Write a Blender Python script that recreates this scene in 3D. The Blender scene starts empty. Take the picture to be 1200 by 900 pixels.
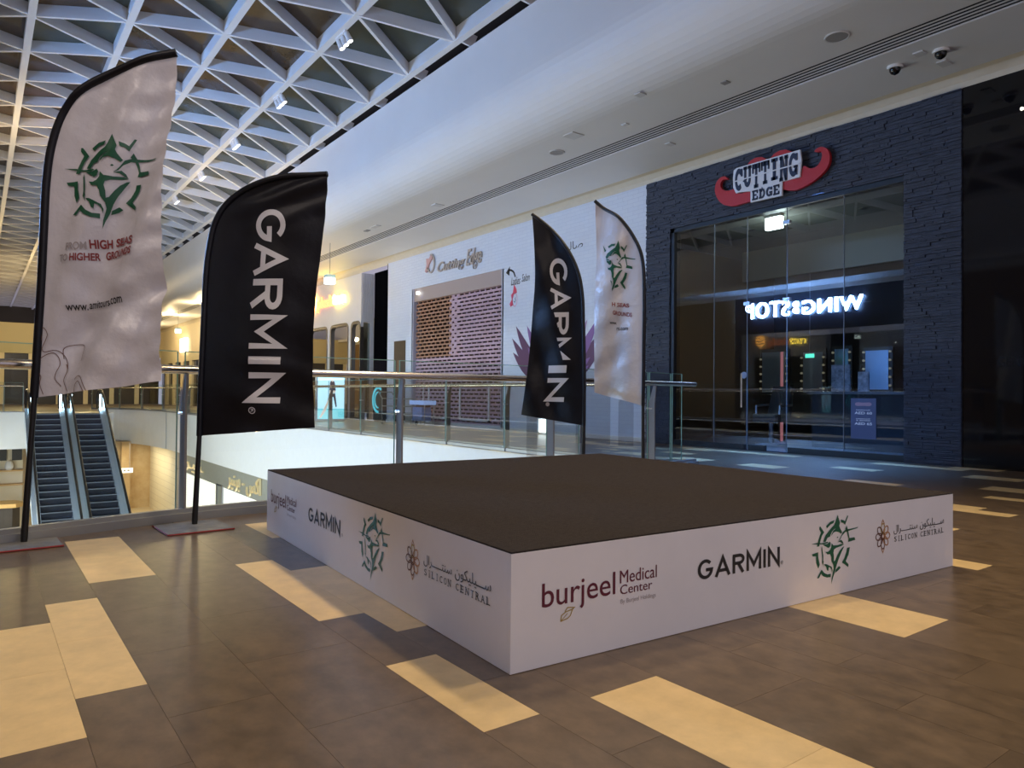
import bpy, bmesh, math, random
from mathutils import Vector, Matrix
from mathutils.geometry import tessellate_polygon
random.seed(7)
SC = bpy.context.scene
COL = SC.collection
PI = math.pi

# ------------------------------------------------------------------ camera
CAM_H = 0.94
R_ = Vector((0.80302, -0.59588, 0.00911)); F_ = Vector((0.59564, 0.80312, 0.01450))
F_.normalize(); R_ = (R_ - F_ * R_.dot(F_)).normalized(); U_ = R_.cross(F_).normalized()
cd = bpy.data.cameras.new('camera'); cam = bpy.data.objects.new('camera', cd); COL.objects.link(cam)
cd.sensor_fit = 'HORIZONTAL'; cd.sensor_width = 36.0; cd.lens = 847.1 / 1200 * 36.0
cd.clip_start = 0.05; cd.clip_end = 300
cam.matrix_world = Matrix(((R_.x, U_.x, -F_.x, 0), (R_.y, U_.y, -F_.y, 0), (R_.z, U_.z, -F_.z, CAM_H), (0, 0, 0, 1)))
SC.camera = cam

# ------------------------------------------------------------------ world, exposure
w = bpy.data.worlds.new('night_ambient'); SC.world = w; w.use_nodes = True
bg = w.node_tree.nodes['Background']
bg.inputs[0].default_value = (0.74, 0.70, 0.90, 1); bg.inputs[1].default_value = 0.42
SC.view_settings.view_transform = 'Standard'; SC.view_settings.look = 'None'
SC.view_settings.gamma = 1.0; SC.view_settings.use_curve_mapping = False
SC.view_settings.exposure = 0.32
SC.cycles.max_bounces = 10; SC.cycles.transparent_max_bounces = 24
SC.cycles.sample_clamp_indirect = 6.0
SC.cycles.caustics_reflective = False; SC.cycles.caustics_refractive = False

def area(name, loc, direction, sx, sy, power, col, spread=PI):
    l = bpy.data.lights.new(name, 'AREA'); l.shape = 'RECTANGLE'; l.size = sx; l.size_y = sy
    l.energy = power; l.color = col; l.spread = spread
    o = bpy.data.objects.new(name, l); COL.objects.link(o); o.location = loc
    o.rotation_euler = Vector(direction).to_track_quat('-Z', 'Y').to_euler()
    return o
def spot(name, loc, target, power, col, angle=60, radius=.06, blend=.6):
    l = bpy.data.lights.new(name, 'SPOT'); l.energy = power; l.color = col
    l.spot_size = math.radians(angle); l.spot_blend = blend; l.shadow_soft_size = radius
    o = bpy.data.objects.new(name, l); COL.objects.link(o); o.location = loc
    o.rotation_euler = (Vector(target) - Vector(loc)).to_track_quat('-Z', 'Y').to_euler()
    return o
WARM = (1.0, .70, .38); NEUT = (1.0, .90, .78); COOL = (.62, .76, 1.0)
# added fills without fittings: behind and left of camera, lower void, far end
area('entrance_fill', (1.0, -5.0, 5.2), (0.1, .75, -.66), 5, .8, 95, (1.0, .88, .80))  # added soft fill from behind the camera
area('opposite_fill', (-3.6, 3.0, 5.15), (.45, .05, -.9), .6, 6, 110, (1.0, .84, .76))  # added fill for the stage's left face
area('lower_void_fill', (-1.0, 22.0, -3.0), (1, 0, .16), 24, 1.4, 900, (.92, .98, .95))  # added strip that brightens the white fascia across the void
def point(name, loc, power, col, radius=.12):
    l = bpy.data.lights.new(name, 'POINT'); l.energy = power; l.color = col; l.shadow_soft_size = radius
    o = bpy.data.objects.new(name, l); COL.objects.link(o); o.location = loc; return o
for q_ in ((1.0, 46.0, 4.6), (5.0, 47.0, 4.6), (2.5, 53.0, 4.6)): point('far_end_fill', q_, 260, (1.0, .74, .36))  # added points for the warm glow of the far end
for q_ in ((8.9, 38.0, 4.9), (8.9, 45.0, 4.9), (8.9, 52.0, 4.9)): point('far_walkway_fill', q_, 150, (1.0, .76, .40))  # added points brightening the far walkway walls
area('lower_niche_fill', (5.9, 38.0, -1.72), (0, 0, -1), 1.6, 4, 110, (1.0, .84, .56))  # added warm fill for the cream lower wall
area('roof_warm_fill', (-3.0, 23.0, 5.55), (.5, 0, .86), .15, 44, 560, (1.0, .70, .34), math.radians(112))  # added unseen strip that warms the left side of the roof
area('barber_door_fill', (11.3, 6.4, 4.1), (-.28, 0, -1), .2, 2.5, 210, (.12, .36, 1.0), math.radians(70))  # added blue light for the patch on the floor at the door
for q_ in (12.5, 16.0, 19.5): spot('walkway_fill', (8.3, q_, 5.33), (8.6, q_, 0), 75, (1.0, .88, .68), 110, .05, .8)  # added spots without fittings that warm the walkway floor

# ------------------------------------------------------------------ helpers
class MB:
    def __init__(s): s.v = []; s.f = []; s.sm = False
    def add(s, vs, fs):
        n = len(s.v); s.v += [tuple(v) for v in vs]; s.f += [tuple(i + n for i in f) for f in fs]; return s
    def box(s, x0, x1, y0, y1, z0, z1):
        return s.add([(x0,y0,z0),(x1,y0,z0),(x1,y1,z0),(x0,y1,z0),(x0,y0,z1),(x1,y0,z1),(x1,y1,z1),(x0,y1,z1)],
                     [(0,3,2,1),(4,5,6,7),(0,1,5,4),(1,2,6,5),(2,3,7,6),(3,0,4,7)])
    def hexa(s, p):   # 8 points: bottom ring, top ring
        return s.add(p, [(0,3,2,1),(4,5,6,7),(0,1,5,4),(1,2,6,5),(2,3,7,6),(3,0,4,7)])
    def beam(s, a, b, wd, h, up=(0,0,1)):   # bar from a to b, bottom centre line on a-b
        a = Vector(a); b = Vector(b); d = (b - a).normalized(); u = Vector(up)
        sd = d.cross(u).normalized() * (wd / 2); u = sd.cross(d).normalized() * h
        return s.hexa([a - sd, a + sd, b + sd, b - sd, a - sd + u, a + sd + u, b + sd + u, b - sd + u])
    def tube(s, pts, r, n=8, caps=True):
        pts = [Vector(p) for p in pts]; rr = r if isinstance(r, (list, tuple)) else [r] * len(pts)
        rings = []; prev = None
        for i, p in enumerate(pts):
            t = (pts[min(i + 1, len(pts) - 1)] - pts[max(i - 1, 0)]).normalized()
            if prev is None:
                ref = Vector((0, 0, 1)) if abs(t.z) < .9 else Vector((1, 0, 0))
                nrm = t.cross(ref).normalized()
            else:
                nrm = (prev - t * prev.dot(t)).normalized()
            prev = nrm; bn = t.cross(nrm)
            rings.append([p + (nrm * math.cos(2 * PI * k / n) + bn * math.sin(2 * PI * k / n)) * rr[i] for k in range(n)])
        vs = [v for ring in rings for v in ring]; fs = []
        for i in range(len(pts) - 1):
            for k in range(n):
                fs.append((i * n + k, i * n + (k + 1) % n, (i + 1) * n + (k + 1) % n, (i + 1) * n + k))
        if caps: fs += [tuple(range(n))[::-1], tuple((len(pts) - 1) * n + k for k in range(n))]
        s.sm = True
        return s.add(vs, fs)
    def disc(s, c, axis, r, h, n=20):
        c = Vector(c); a = Vector(axis).normalized(); return s.tube([c, c + a * h], r, n)
    def prism(s, poly, M, d0, d1):   # 2D polygon through frame M(a,b,c) from c=d0 to d1
        n = len(poly); tri = tessellate_polygon([[Vector((p[0], p[1], 0)) for p in poly]])
        vs = [M(p[0], p[1], d0) for p in poly] + [M(p[0], p[1], d1) for p in poly]
        fs = [tuple(t) for t in tri] + [tuple(n + i for i in t[::-1]) for t in tri]
        fs += [(i, (i + 1) % n, n + (i + 1) % n, n + i) for i in range(n)]
        return s.add(vs, fs)
    def flat(s, poly, M, c=0.0):
        tri = tessellate_polygon([[Vector((p[0], p[1], 0)) for p in poly]])
        return s.add([M(p[0], p[1], c) for p in poly], [tuple(t) for t in tri])
    def build(s, name, mat, parent=None, fix=True, smooth=None):
        me = bpy.data.meshes.new(name); me.from_pydata(s.v, [], s.f); me.update()
        if fix:
            bm = bmesh.new(); bm.from_mesh(me); bmesh.ops.recalc_face_normals(bm, faces=bm.faces); bm.to_mesh(me); bm.free()
        if mat is not None: me.materials.append(mat)
        if (s.sm if smooth is None else smooth):
            for p in me.polygons: p.use_smooth = len(p.vertices) <= 4
            try: me.set_sharp_from_angle(angle=math.radians(40))
            except Exception: pass
        return link(name, me, parent)
def link(name, me, parent=None):
    o = bpy.data.objects.new(name, me); COL.objects.link(o)
    if parent is not None: par(o, parent)
    return o
ORIG = {}
def par(o, parent):
    o.parent = parent
    o.matrix_parent_inverse = Matrix.Translation(-Vector(ORIG.get(parent.name, (0, 0, 0))))
def thing(name, label, cat, loc=(0, 0, 0), group=None):
    o = bpy.data.objects.new(name, None); COL.objects.link(o); o.location = loc; o.empty_display_size = .1
    ORIG[o.name] = tuple(loc)
    return tag(o, label, cat, group)
def tag(o, label, cat, group=None):
    o['label'] = label; o['category'] = cat
    if group: o['group'] = group
    return o
def struct(o, label=None, cat=None):
    o['kind'] = 'structure'
    if label: o['label'] = label
    if cat: o['category'] = cat
    return o
def stuff(o): o['kind'] = 'stuff'; return o

# ------------------------------------------------------------------ materials
MATS = {}
def mat(name, col, rough=.5, metal=0., var=0., scale=6., bump=0., bscale=40., emit=None, es=0., spec=.5, rnd=0., col2=None, stretch=None, alpha=None):
    if name in MATS: return MATS[name]
    m = bpy.data.materials.new(name); m.use_nodes = True; nt = m.node_tree; b = nt.nodes['Principled BSDF']
    b.inputs['Base Color'].default_value = (*col, 1); b.inputs['Roughness'].default_value = rough
    b.inputs['Metallic'].default_value = metal; b.inputs['Specular IOR Level'].default_value = spec
    tc = nt.nodes.new('ShaderNodeTexCoord'); src = tc.outputs['Object']
    if stretch:
        mp = nt.nodes.new('ShaderNodeMapping'); mp.inputs['Scale'].default_value = stretch
        nt.links.new(src, mp.inputs[0]); src = mp.outputs[0]
    if var or col2:
        n = nt.nodes.new('ShaderNodeTexNoise'); n.inputs['Scale'].default_value = scale; n.inputs['Detail'].default_value = 9; n.inputs['Roughness'].default_value = .66
        nt.links.new(src, n.inputs['Vector'])
        r = nt.nodes.new('ShaderNodeValToRGB'); r.color_ramp.elements[0].position = .32; r.color_ramp.elements[1].position = .7
        c2 = col2 or tuple(min(1, c * (1 + var)) for c in col); c1 = tuple(c * (1 - var) for c in col) if not col2 else col
        r.color_ramp.elements[0].color = (*c1, 1); r.color_ramp.elements[1].color = (*c2, 1)
        nt.links.new(n.outputs[0], r.inputs[0]); out = r.outputs[0]
        if rnd:
            oi = nt.nodes.new('ShaderNodeObjectInfo'); mr = nt.nodes.new('ShaderNodeMapRange')
            mr.inputs[3].default_value = 1 - rnd; mr.inputs[4].default_value = 1 + rnd
            nt.links.new(oi.outputs['Random'], mr.inputs[0])
            hs = nt.nodes.new('ShaderNodeHueSaturation'); nt.links.new(mr.outputs[0], hs.inputs['Value']); nt.links.new(out, hs.inputs['Color']); out = hs.outputs[0]
            # shift the grain from piece to piece
            va = nt.nodes.new('ShaderNodeVectorMath'); va.operation = 'ADD'
            mu = nt.nodes.new('ShaderNodeMath'); mu.operation = 'MULTIPLY'; mu.inputs[1].default_value = 37.
            nt.links.new(oi.outputs['Random'], mu.inputs[0]); nt.links.new(src, va.inputs[0]); nt.links.new(mu.outputs[0], va.inputs[1]); nt.links.new(va.outputs[0], n.inputs['Vector'])
        nt.links.new(out, b.inputs['Base Color'])
    if bump:
        n2 = nt.nodes.new('ShaderNodeTexNoise'); n2.inputs['Scale'].default_value = bscale; n2.inputs['Detail'].default_value = 4
        nt.links.new(src, n2.inputs['Vector'])
        bp = nt.nodes.new('ShaderNodeBump'); bp.inputs['Strength'].default_value = bump; bp.inputs['Distance'].default_value = .02
        nt.links.new(n2.outputs[0], bp.inputs['Height']); nt.links.new(bp.outputs[0], b.inputs['Normal'])
    if emit:
        b.inputs['Emission Color'].default_value = (*emit, 1); b.inputs['Emission Strength'].default_value = es
    MATS[name] = m; return m
def glass(name, tint, refl=1.0, ior=1.5, rough=0.0):
    if name in MATS: return MATS[name]
    m = bpy.data.materials.new(name); m.use_nodes = True; nt = m.node_tree; nt.nodes.remove(nt.nodes['Principled BSDF'])
    t = nt.nodes.new('ShaderNodeBsdfTransparent'); t.inputs[0].default_value = (*tint, 1)
    g = nt.nodes.new('ShaderNodeBsdfGlossy'); g.inputs['Roughness'].default_value = rough; g.inputs[0].default_value = (1, 1, 1, 1)
    fr = nt.nodes.new('ShaderNodeFresnel'); fr.inputs[0].default_value = ior
    mu = nt.nodes.new('ShaderNodeMath'); mu.operation = 'MULTIPLY'; mu.inputs[1].default_value = refl; mu.use_clamp = True
    mx = nt.nodes.new('ShaderNodeMixShader'); nt.links.new(fr.outputs[0], mu.inputs[0]); nt.links.new(mu.outputs[0], mx.inputs[0])
    nt.links.new(t.outputs[0], mx.inputs[1]); nt.links.new(g.outputs[0], mx.inputs[2]); nt.links.new(mx.outputs[0], nt.nodes['Material Output'].inputs[0])
    MATS[name] = m; return m
def brickmat(name, c1, c2, mortar, bw, rh, msize, rough=.7, rot=None, bump=.4):
    m = bpy.data.materials.new(name); m.use_nodes = True; nt = m.node_tree; b = nt.nodes['Principled BSDF']; b.inputs['Roughness'].default_value = rough
    tc = nt.nodes.new('ShaderNodeTexCoord'); mp = nt.nodes.new('ShaderNodeMapping')
    sp = nt.nodes.new('ShaderNodeSeparateXYZ'); cb = nt.nodes.new('ShaderNodeCombineXYZ'); nt.links.new(tc.outputs['Object'], sp.inputs[0])
    nt.links.new(sp.outputs[1], cb.inputs[0]); nt.links.new(sp.outputs[2], cb.inputs[1]); nt.links.new(cb.outputs[0], mp.inputs[0])
    br = nt.nodes.new('ShaderNodeTexBrick'); br.inputs['Color1'].default_value = (*c1, 1); br.inputs['Color2'].default_value = (*c2, 1); br.inputs['Mortar'].default_value = (*mortar, 1)
    br.inputs['Scale'].default_value = 1; br.inputs['Brick Width'].default_value = bw; br.inputs['Row Height'].default_value = rh; br.inputs['Mortar Size'].default_value = msize
    nt.links.new(mp.outputs[0], br.inputs['Vector']); nt.links.new(br.outputs[0], b.inputs['Base Color'])
    bp = nt.nodes.new('ShaderNodeBump'); bp.inputs['Strength'].default_value = bump; bp.inputs['Distance'].default_value = .01; bp.invert = True
    nt.links.new(br.outputs['Fac'], bp.inputs['Height']); nt.links.new(bp.outputs[0], b.inputs['Normal'])
    MATS[name] = m; return m
def emis(name, col, s):
    return mat(name, tuple(min(c, .9) for c in col), .5, emit=col, es=s)

tile_dark = mat('brown_stone_tile', (.122, .085, .052), .30, var=.32, scale=8.5, rnd=.05, stretch=(1.4, 1, 1))
tile_dark2 = mat('brown_stone_tile_far', (.122, .085, .052), .30, var=.35, scale=1.8)
tile_light = mat('cream_stone_tile', (.66, .485, .235), .32, var=.13, scale=7, rnd=.05)
grout = mat('dark_grout', (.085, .058, .036), .5)
white_paint = mat('white_paint', (.80, .79, .77), .6, var=.03, scale=.8)
ceil_white = mat('ceiling_plaster', (.74, .73, .72), .55, var=.03, scale=.5)
cove_beige = mat('cove_beige', (.62, .55, .43), .7, var=.04)
vinyl_white = mat('matte_white_vinyl', (.80, .78, .79), .55, var=.03, scale=3)
carpet = mat('brown_black_carpet', (.030, .023, .021), .95, var=.35, scale=60, bump=.5, bscale=260, spec=.2)
steel = mat('brushed_steel', (.55, .55, .57), .28, metal=1.0, var=.08, scale=20)
steel_dark = mat('dull_steel', (.33, .34, .36), .35, metal=1.0)
chan = mat('grey_aluminium', (.36, .37, .37), .4, metal=.7)
handrail_m = mat('polished_steel_handrail', (.74, .66, .58), .22, metal=1.0)
rail_glass = glass('railing_glass', (.91, .96, .93), .35)
edge_glass = mat('green_glass_edge', (.22, .42, .36), .2, spec=.8)
shop_glass = glass('shopfront_glass', (.74, .80, .84), 3.0)
black = mat('black_fabric', (.004, .004, .008), .42, var=.3, scale=9, bump=.16, bscale=14, spec=.35)
black_pole = mat('black_pole', (.008, .008, .009), .35)
satin = mat('white_satin_cloth', (.76, .745, .78), .30, var=.03, scale=5, bump=.34, bscale=13, spec=.7)
pr_green = mat('green_print', (.010, .105, .050), .4)
pr_red = mat('maroon_red_print', (.27, .035, .035), .45)
pr_grey = mat('faded_grey_print', (.42, .38, .38), .5)
pr_black = mat('black_print', (.012, .012, .014), .45)
pr_white = mat('silver_white_print', (.78, .77, .78), .35)
pr_maroon = mat('burgundy_print', (.12, .012, .030), .45)
pr_gold = mat('gold_print', (.42, .30, .08), .4)
pr_orange = mat('copper_print', (.50, .24, .09), .4)
pr_brown = mat('brown_line_print', (.16, .07, .05), .5)
navy = mat('navy_enamel', (.012, .020, .055), .4)
red_enamel = mat('red_enamel', (.46, .020, .022), .35)
plate_white = mat('white_enamel', (.72, .74, .80), .4)

# ------------------------------------------------------------------ 2D lettering tools
def text2d(s, size=1., off=0., shear=0., ext=0., space=1.):
    c = bpy.data.curves.new('t', 'FONT'); c.body = s; c.size = size; c.offset = off; c.shear = shear; c.extrude = ext; c.space_character = space
    c.resolution_u = 4
    o = bpy.data.objects.new('t', c); COL.objects.link(o)
    dg = bpy.context.evaluated_depsgraph_get()
    me = bpy.data.meshes.new_from_object(o.evaluated_get(dg))
    V = [tuple(v.co) for v in me.vertices]; Fc = [tuple(p.vertices) for p in me.polygons]
    bpy.data.objects.remove(o); bpy.data.curves.remove(c); bpy.data.meshes.remove(me)
    return V, Fc
def fit(VF, a0, a1, b0, b1, keep=False):   # fit text into a rectangle (by its own bounds)
    V, Fc = VF; xs = [v[0] for v in V]; ys = [v[1] for v in V]
    sx = (a1 - a0) / max(1e-6, max(xs) - min(xs)); sy = (b1 - b0) / max(1e-6, max(ys) - min(ys))
    mx, my = min(xs), min(ys)
    return [(a0 + (v[0] - mx) * sx, b0 + (v[1] - my) * sy, v[2] if len(v) > 2 else 0) for v in V], Fc
def strip(pts, wd, closed=False):   # ribbon of constant width in 2D -> V,F with mitred joints
    n = len(pts); V = []; Fc = []
    for i in range(n):
        p = Vector(pts[i]); a = Vector(pts[(i - 1) % n]) if (i > 0 or closed) else None; b = Vector(pts[(i + 1) % n]) if (i < n - 1 or closed) else None
        d1 = (p - a).normalized() if a is not None else (b - p).normalized()
        d2 = (b - p).normalized() if b is not None else d1
        n1 = Vector((-d1.y, d1.x)); n2 = Vector((-d2.y, d2.x)); mt = (n1 + n2)
        mt = mt.normalized() if mt.length > 1e-5 else n1
        k = wd / 2 / max(.35, mt.dot(n1))
        V += [(p.x + mt.x * k, p.y + mt.y * k, 0), (p.x - mt.x * k, p.y - mt.y * k, 0)]
    for i in range(n if closed else n - 1):
        j = (i + 1) % n; Fc.append((2 * i, 2 * i + 1, 2 * j + 1, 2 * j))
    return V, Fc
def polyvf(poly):
    tri = tessellate_polygon([[Vector((p[0], p[1], 0)) for p in poly]])
    return [(p[0], p[1], 0) for p in poly], [tuple(t) for t in tri]
def merge(parts):
    V = []; Fc = []
    for v, f in parts:
        n = len(V); V += v; Fc += [tuple(i + n for i in q) for q in f]
    return V, Fc
def xf(VF, fn): return [(*fn(v[0], v[1]), v[2] if len(v) > 2 else 0) for v in VF[0]], VF[1]
def print_on(name, VF, M, m, parent, c=.002, maxlen=None, clip=None):
    V, Fc = VF; me = bpy.data.meshes.new(name); me.from_pydata([(v[0], v[1], 0) for v in V], [], Fc)
    bm = bmesh.new(); bm.from_mesh(me)
    if clip:
        (x0, y0), (nx, ny) = clip
        bmesh.ops.bisect_plane(bm, geom=bm.verts[:] + bm.edges[:] + bm.faces[:], plane_co=(x0, y0, 0), plane_no=(nx, ny, 0), clear_inner=True)
    if maxlen:
        bmesh.ops.triangulate(bm, faces=bm.faces[:])
        for _ in range(3):
            es = [e for e in bm.edges if e.calc_length() > maxlen]
            if not es: break
            bmesh.ops.subdivide_edges(bm, edges=es, cuts=1)
            bmesh.ops.triangulate(bm, faces=[f for f in bm.faces if len(f.verts) > 3])
    for v in bm.verts: v.co = M(v.co.x, v.co.y, c)
    bm.to_mesh(me); bm.free(); me.materials.append(m)
    return link(name, me, parent)
def solid_text(name, VF, M, m, parent, d0, d1):
    # VF from an extruded text: z in [-e, e] mapped to [d0, d1]
    V, Fc = VF; zs = [v[2] for v in V]; a, b = min(zs), max(zs)
    mb = MB(); mb.add([M(v[0], v[1], d0 + (v[2] - a) / max(1e-9, b - a) * (d1 - d0)) for v in V], Fc)
    return mb.build(name, m, parent, fix=False)
def solid_strips(name, VFs, M, m, parent, d0, d1):
    mb = MB()
    for V, Fc in VFs:
        n = len(V)
        vs = [M(v[0], v[1], d0) for v in V] + [M(v[0], v[1], d1) for v in V]; fs = []
        from collections import Counter
        ec = Counter()
        for f in Fc:
            fs.append(f); fs.append(tuple(i + n for i in f[::-1]))
            for i in range(len(f)):
                ec[tuple(sorted((f[i], f[(i + 1) % len(f)])))] += 1
        for (i, j), k in ec.items():
            if k == 1: fs.append((i, j, j + n, i + n))
        mb.add(vs, fs)
    return mb.build(name, m, parent)
def arc(cx, cy, rx, ry, a0, a1, n=16):
    return [(cx + rx * math.cos(math.radians(a0 + (a1 - a0) * i / n)), cy + ry * math.sin(math.radians(a0 + (a1 - a0) * i / n))) for i in range(n + 1)]
# bold sans capitals drawn with strokes, unit height; (width, list of strokes)
T = .17; h = T / 2
GL = {
 'G': (.92, [arc(.47, .5, .47 - h, .5 - h, 42, 352, 26) + [(.94 - h, .46), (.50, .46)]]),
 'A': (.98, [[(h * .8, 0), (.49, 1 - h * .6), (.98 - h * .8, 0)], [(.24, .30), (.74, .30)]]),
 'R': (.78, [[(h, 0), (h, 1 - h), (.30, 1 - h)] + arc(.44, .715, .27, .285 - h, 90, -90, 10) + [(h, .43 + h)], [(.38, .50), (.70, 0)]]),
 'M': (1.02, [[(h, 0), (h, .97), (.51, .30), (1.02 - h, .97), (1.02 - h, 0)]]),
 'I': (.17, [[(h, 0), (h, 1)]]),
 'N': (.86, [[(h, 0), (h, .95), (.86 - h, .05), (.86 - h, 1)]]),
}
def word_garmin(gap=.16):
    parts = {}; x = 0
    for k, ch in enumerate('GARMIN'):
        wd, st = GL[ch]
        parts[k] = (merge([xf(strip(s, T), lambda a, b, x=x: (a + x, b)) for s in st]), x, wd); x += wd + gap
    return parts, x - gap
def slab(ch):   # slab-serif capitals of unit height on a unit-ish width: returns list of V,F
    t = .22; s = []
    def bx(x0, x1, y0, y1): s.append(polyvf([(x0, y0), (x1, y0), (x1, y1), (x0, y1)]))
    if ch == 'C':
        s.append(strip(arc(.5, .5, .5 - t / 2, .5 - t / 2, 50, 310, 16), t)); bx(.78, .98, .62, .95)
    if ch == 'U':
        s.append(strip([(.2, 1), (.2, .38)] + arc(.5, .38, .3, .27, 180, 360, 10) + [(.8, 1)], t)); bx(0, .42, .86, 1); bx(.58, 1, .86, 1)
    if ch == 'T':
        bx(0, 1, .80, 1); bx(.39, .61, 0, 1); bx(.24, .76, 0, .14); bx(0, .14, .62, 1); bx(.86, 1, .62, 1)
    if ch == 'I':
        bx(.33, .67, 0, 1); bx(.12, .88, 0, .15); bx(.12, .88, .85, 1)
    if ch == 'N':
        bx(.08, .30, 0, 1); bx(.70, .92, 0, 1); bx(0, .40, 0, .14); bx(.60, 1, .86, 1); bx(0, .3, .86, 1)
        s.append(polyvf([(.08, 1), (.36, 1), (.92, 0), (.66, 0)]))
    if ch == 'G':
        s.append(strip(arc(.5, .5, .5 - t / 2, .5 - t / 2, 50, 330, 16), t)); bx(.78, .98, .66, .95); bx(.55, 1, .36, .50); bx(.76, .96, .05, .5)
    if ch == 'E':
        bx(.10, .34, 0, 1); bx(0, .96, 0, .16); bx(0, .96, .84, 1); bx(.3, .72, .43, .57); bx(.80, .96, 0, .34); bx(.80, .96, .66, 1)
    if ch == 'D':
        bx(.10, .34, 0, 1); s.append(strip([(0, .92)] + [(.45, .92)] + arc(.45, .5, .42, .42, 90, -90, 12) + [(0, .08)], .18))
    return s
# the swordfish-and-ring emblem, traced in image crop pixels (1050 x 900, y down); e in [-1,1]
EMB = [
 [(500,42),(540,140),(528,180),(545,215),(578,262),(560,280),(520,255),(470,240),(430,250),(395,285),(400,262),(430,225),(470,205),(440,210),(405,235),(380,270),(375,290),(330,300),(300,345),(262,342),(265,325),(300,265),(350,225),(400,185),(440,160),(465,120)],
 [(500,370),(540,350),(575,305),(630,268),(720,256),(845,242),(858,228),(820,233),(720,236),(640,238),(590,262),(558,310),(530,345)],
 [(484,316),(498,306),(512,314),(498,324)],
 [(500,374),(560,352),(590,380),(605,415),(575,397),(545,376)],
 [(65,345),(160,340),(240,353),(330,348),(345,362),(280,371),(200,362),(130,354)],
 [(250,373),(330,374),(370,350),(385,375),(375,410),(350,425),(310,405)],
 [(400,375),(430,405),(500,410),(570,403),(605,418),(560,430),(480,440),(440,455),(430,490),(440,540),(438,600),(460,590),(500,530),(540,480),(590,445),(615,440),(570,500),(520,580),(485,650),(450,740),(420,800),(395,870),(405,790),(435,690),(430,640),(400,590),(395,540),(375,500),(330,500),(300,465),(340,470),(375,450),(395,420)],
 [(240,385),(250,440),(262,500),(262,560),(268,580),(262,600),(272,640),(255,610),(243,590),(248,540),(240,470),(232,420)],
 [(275,610),(310,613),(330,622),(360,638),(400,658),(414,700),(407,735),(400,692),(375,662),(352,657),(345,700),(325,690),(310,645),(285,625)],
 [(305,160),(370,115),(445,100),(430,135),(380,148),(325,185)],
 [(555,105),(600,118),(628,135),(668,68),(684,72),(627,178),(600,152),(560,142)],
 [(200,155),(215,153),(275,228),(240,265),(215,320),(195,385),(158,385),(180,320),(205,260),(225,225),(198,185)],
 [(655,190),(675,235),(690,285),(705,350),(795,350),(808,385),(680,395),(690,360),(675,310),(655,250),(630,230)],
 [(80,465),(178,452),(182,520),(205,605),(180,648),(150,580),(145,495),(92,492)],
 [(665,465),(712,462),(690,550),(640,625),(688,670),(685,705),(578,630),(620,580),(655,510)],
 [(235,668),(280,715),(330,740),(388,740),(385,780),(320,775),(260,750),(225,715),(195,762),(160,760)],
 [(470,705),(525,668),(555,690),(520,715),(460,742)]]
def emblem():
    return merge([polyvf([((x - 461) / 397., -(y - 456) / 414.) for x, y in p]) for p in EMB])
EMBVF = emblem()

# ================================================================== STRUCTURE
W = 10.865          # shop wall plane, faces -X
VX = 7.07           # edge of the void
RAILP = [(-4.0, 3.55), (-3.0, 4.2), (-1.3, 4.95), (.13, 5.42), (1.24, 5.70), (2.2, 5.76), (3.06, 5.78), (4.0, 5.82), (4.92, 5.90), (5.9, 6.08), (6.92, 6.30), (7.9, 6.45)]
def catmull(P, n=8):
    P = [Vector(p) for p in P]; out = []
    for i in range(len(P) - 1):
        p0 = P[max(i - 1, 0)]; p1 = P[i]; p2 = P[i + 1]; p3 = P[min(i + 2, len(P) - 1)]
        for k in range(n):
            t = k / n
            out.append(.5 * ((2 * p1) + (p2 - p0) * t + (2 * p0 - 5 * p1 + 4 * p2 - p3) * t * t + (3 * p1 - p0 - 3 * p2 + p3) * t ** 3))
    out.append(P[-1]); return out
RAIL = catmull(RAILP, 6)
def rail_y(x):
    for a, b in zip(RAIL, RAIL[1:]):
        if a.x <= x <= b.x: return a.y + (b.y - a.y) * (x - a.x) / (b.x - a.x)
    return RAIL[-1].y if x > RAIL[-1].x else RAIL[0].y

# ---- floor slab and its tiles
ZM = lambda a, b, c: Vector((a, b, c))
mb = MB()
near = [(-4.0, -4.0), (W + .1, -4.0), (W + .1, 60), (VX + .04, 60), (VX + .04, rail_y(VX) - .05)] + [(p.x, p.y - .05) for p in reversed(RAIL) if p.x < VX]
mb.prism(near, ZM, -.30, -.006)
mb.prism([(-4, 35.02), (4.75, 35.02), (4.75, 42.2), (VX, 42.2), (VX, 60), (-4, 60)], ZM, -.30, -.006)
mb.prism([(-4, 3.6), (-.9, 5.2), (-.9, 42.2), (-4, 42.2)], ZM, -.30, -.007)
floor = struct(mb.build('floor', grout), 'brown stone mall floor with scattered cream planks', 'floor')
X0, PER = .058, 1.092; OFFS = [0, .2, .4, .7, PER]
LIGHT = {  # (period, column): list of (y0, y1)
 (1,0): [(1.667,2.267),(2.867,4.067)], (1,2): [(.467,1.067),(1.067,1.667),(4.667,5.267)], (2,3): [(1.367,1.967)],
 (1,1): [(2.567,3.167),(3.167,3.767)], (0,2): [(4.067,5.267)], (0,1): [(2.567,3.167),(3.167,3.767)], (0,0): [(2.267,2.867),(2.867,3.467)],
 (4,0): [(1.667,2.267)], (6,1): [(2.567,3.167)], (6,0): [(2.267,2.867)], (5,0): [(2.267,2.867)], (7,0): [(2.267,2.867)], (7,3): [(2.567,3.167),(5.567,6.167),(6.767,7.367)],
 (8,3): [(3.167,3.767)], (9,2): [(4.067,4.667),(4.667,5.267),(6.467,7.067),(7.067,7.667),(8.267,8.867)], (9,3): [(3.767,4.367)],
 (7,1): [(3.767,4.367)], (8,2): [(4.667,5.267),(6.067,6.667)]}
cells = []; far_d = MB(); far_l = MB()
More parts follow.
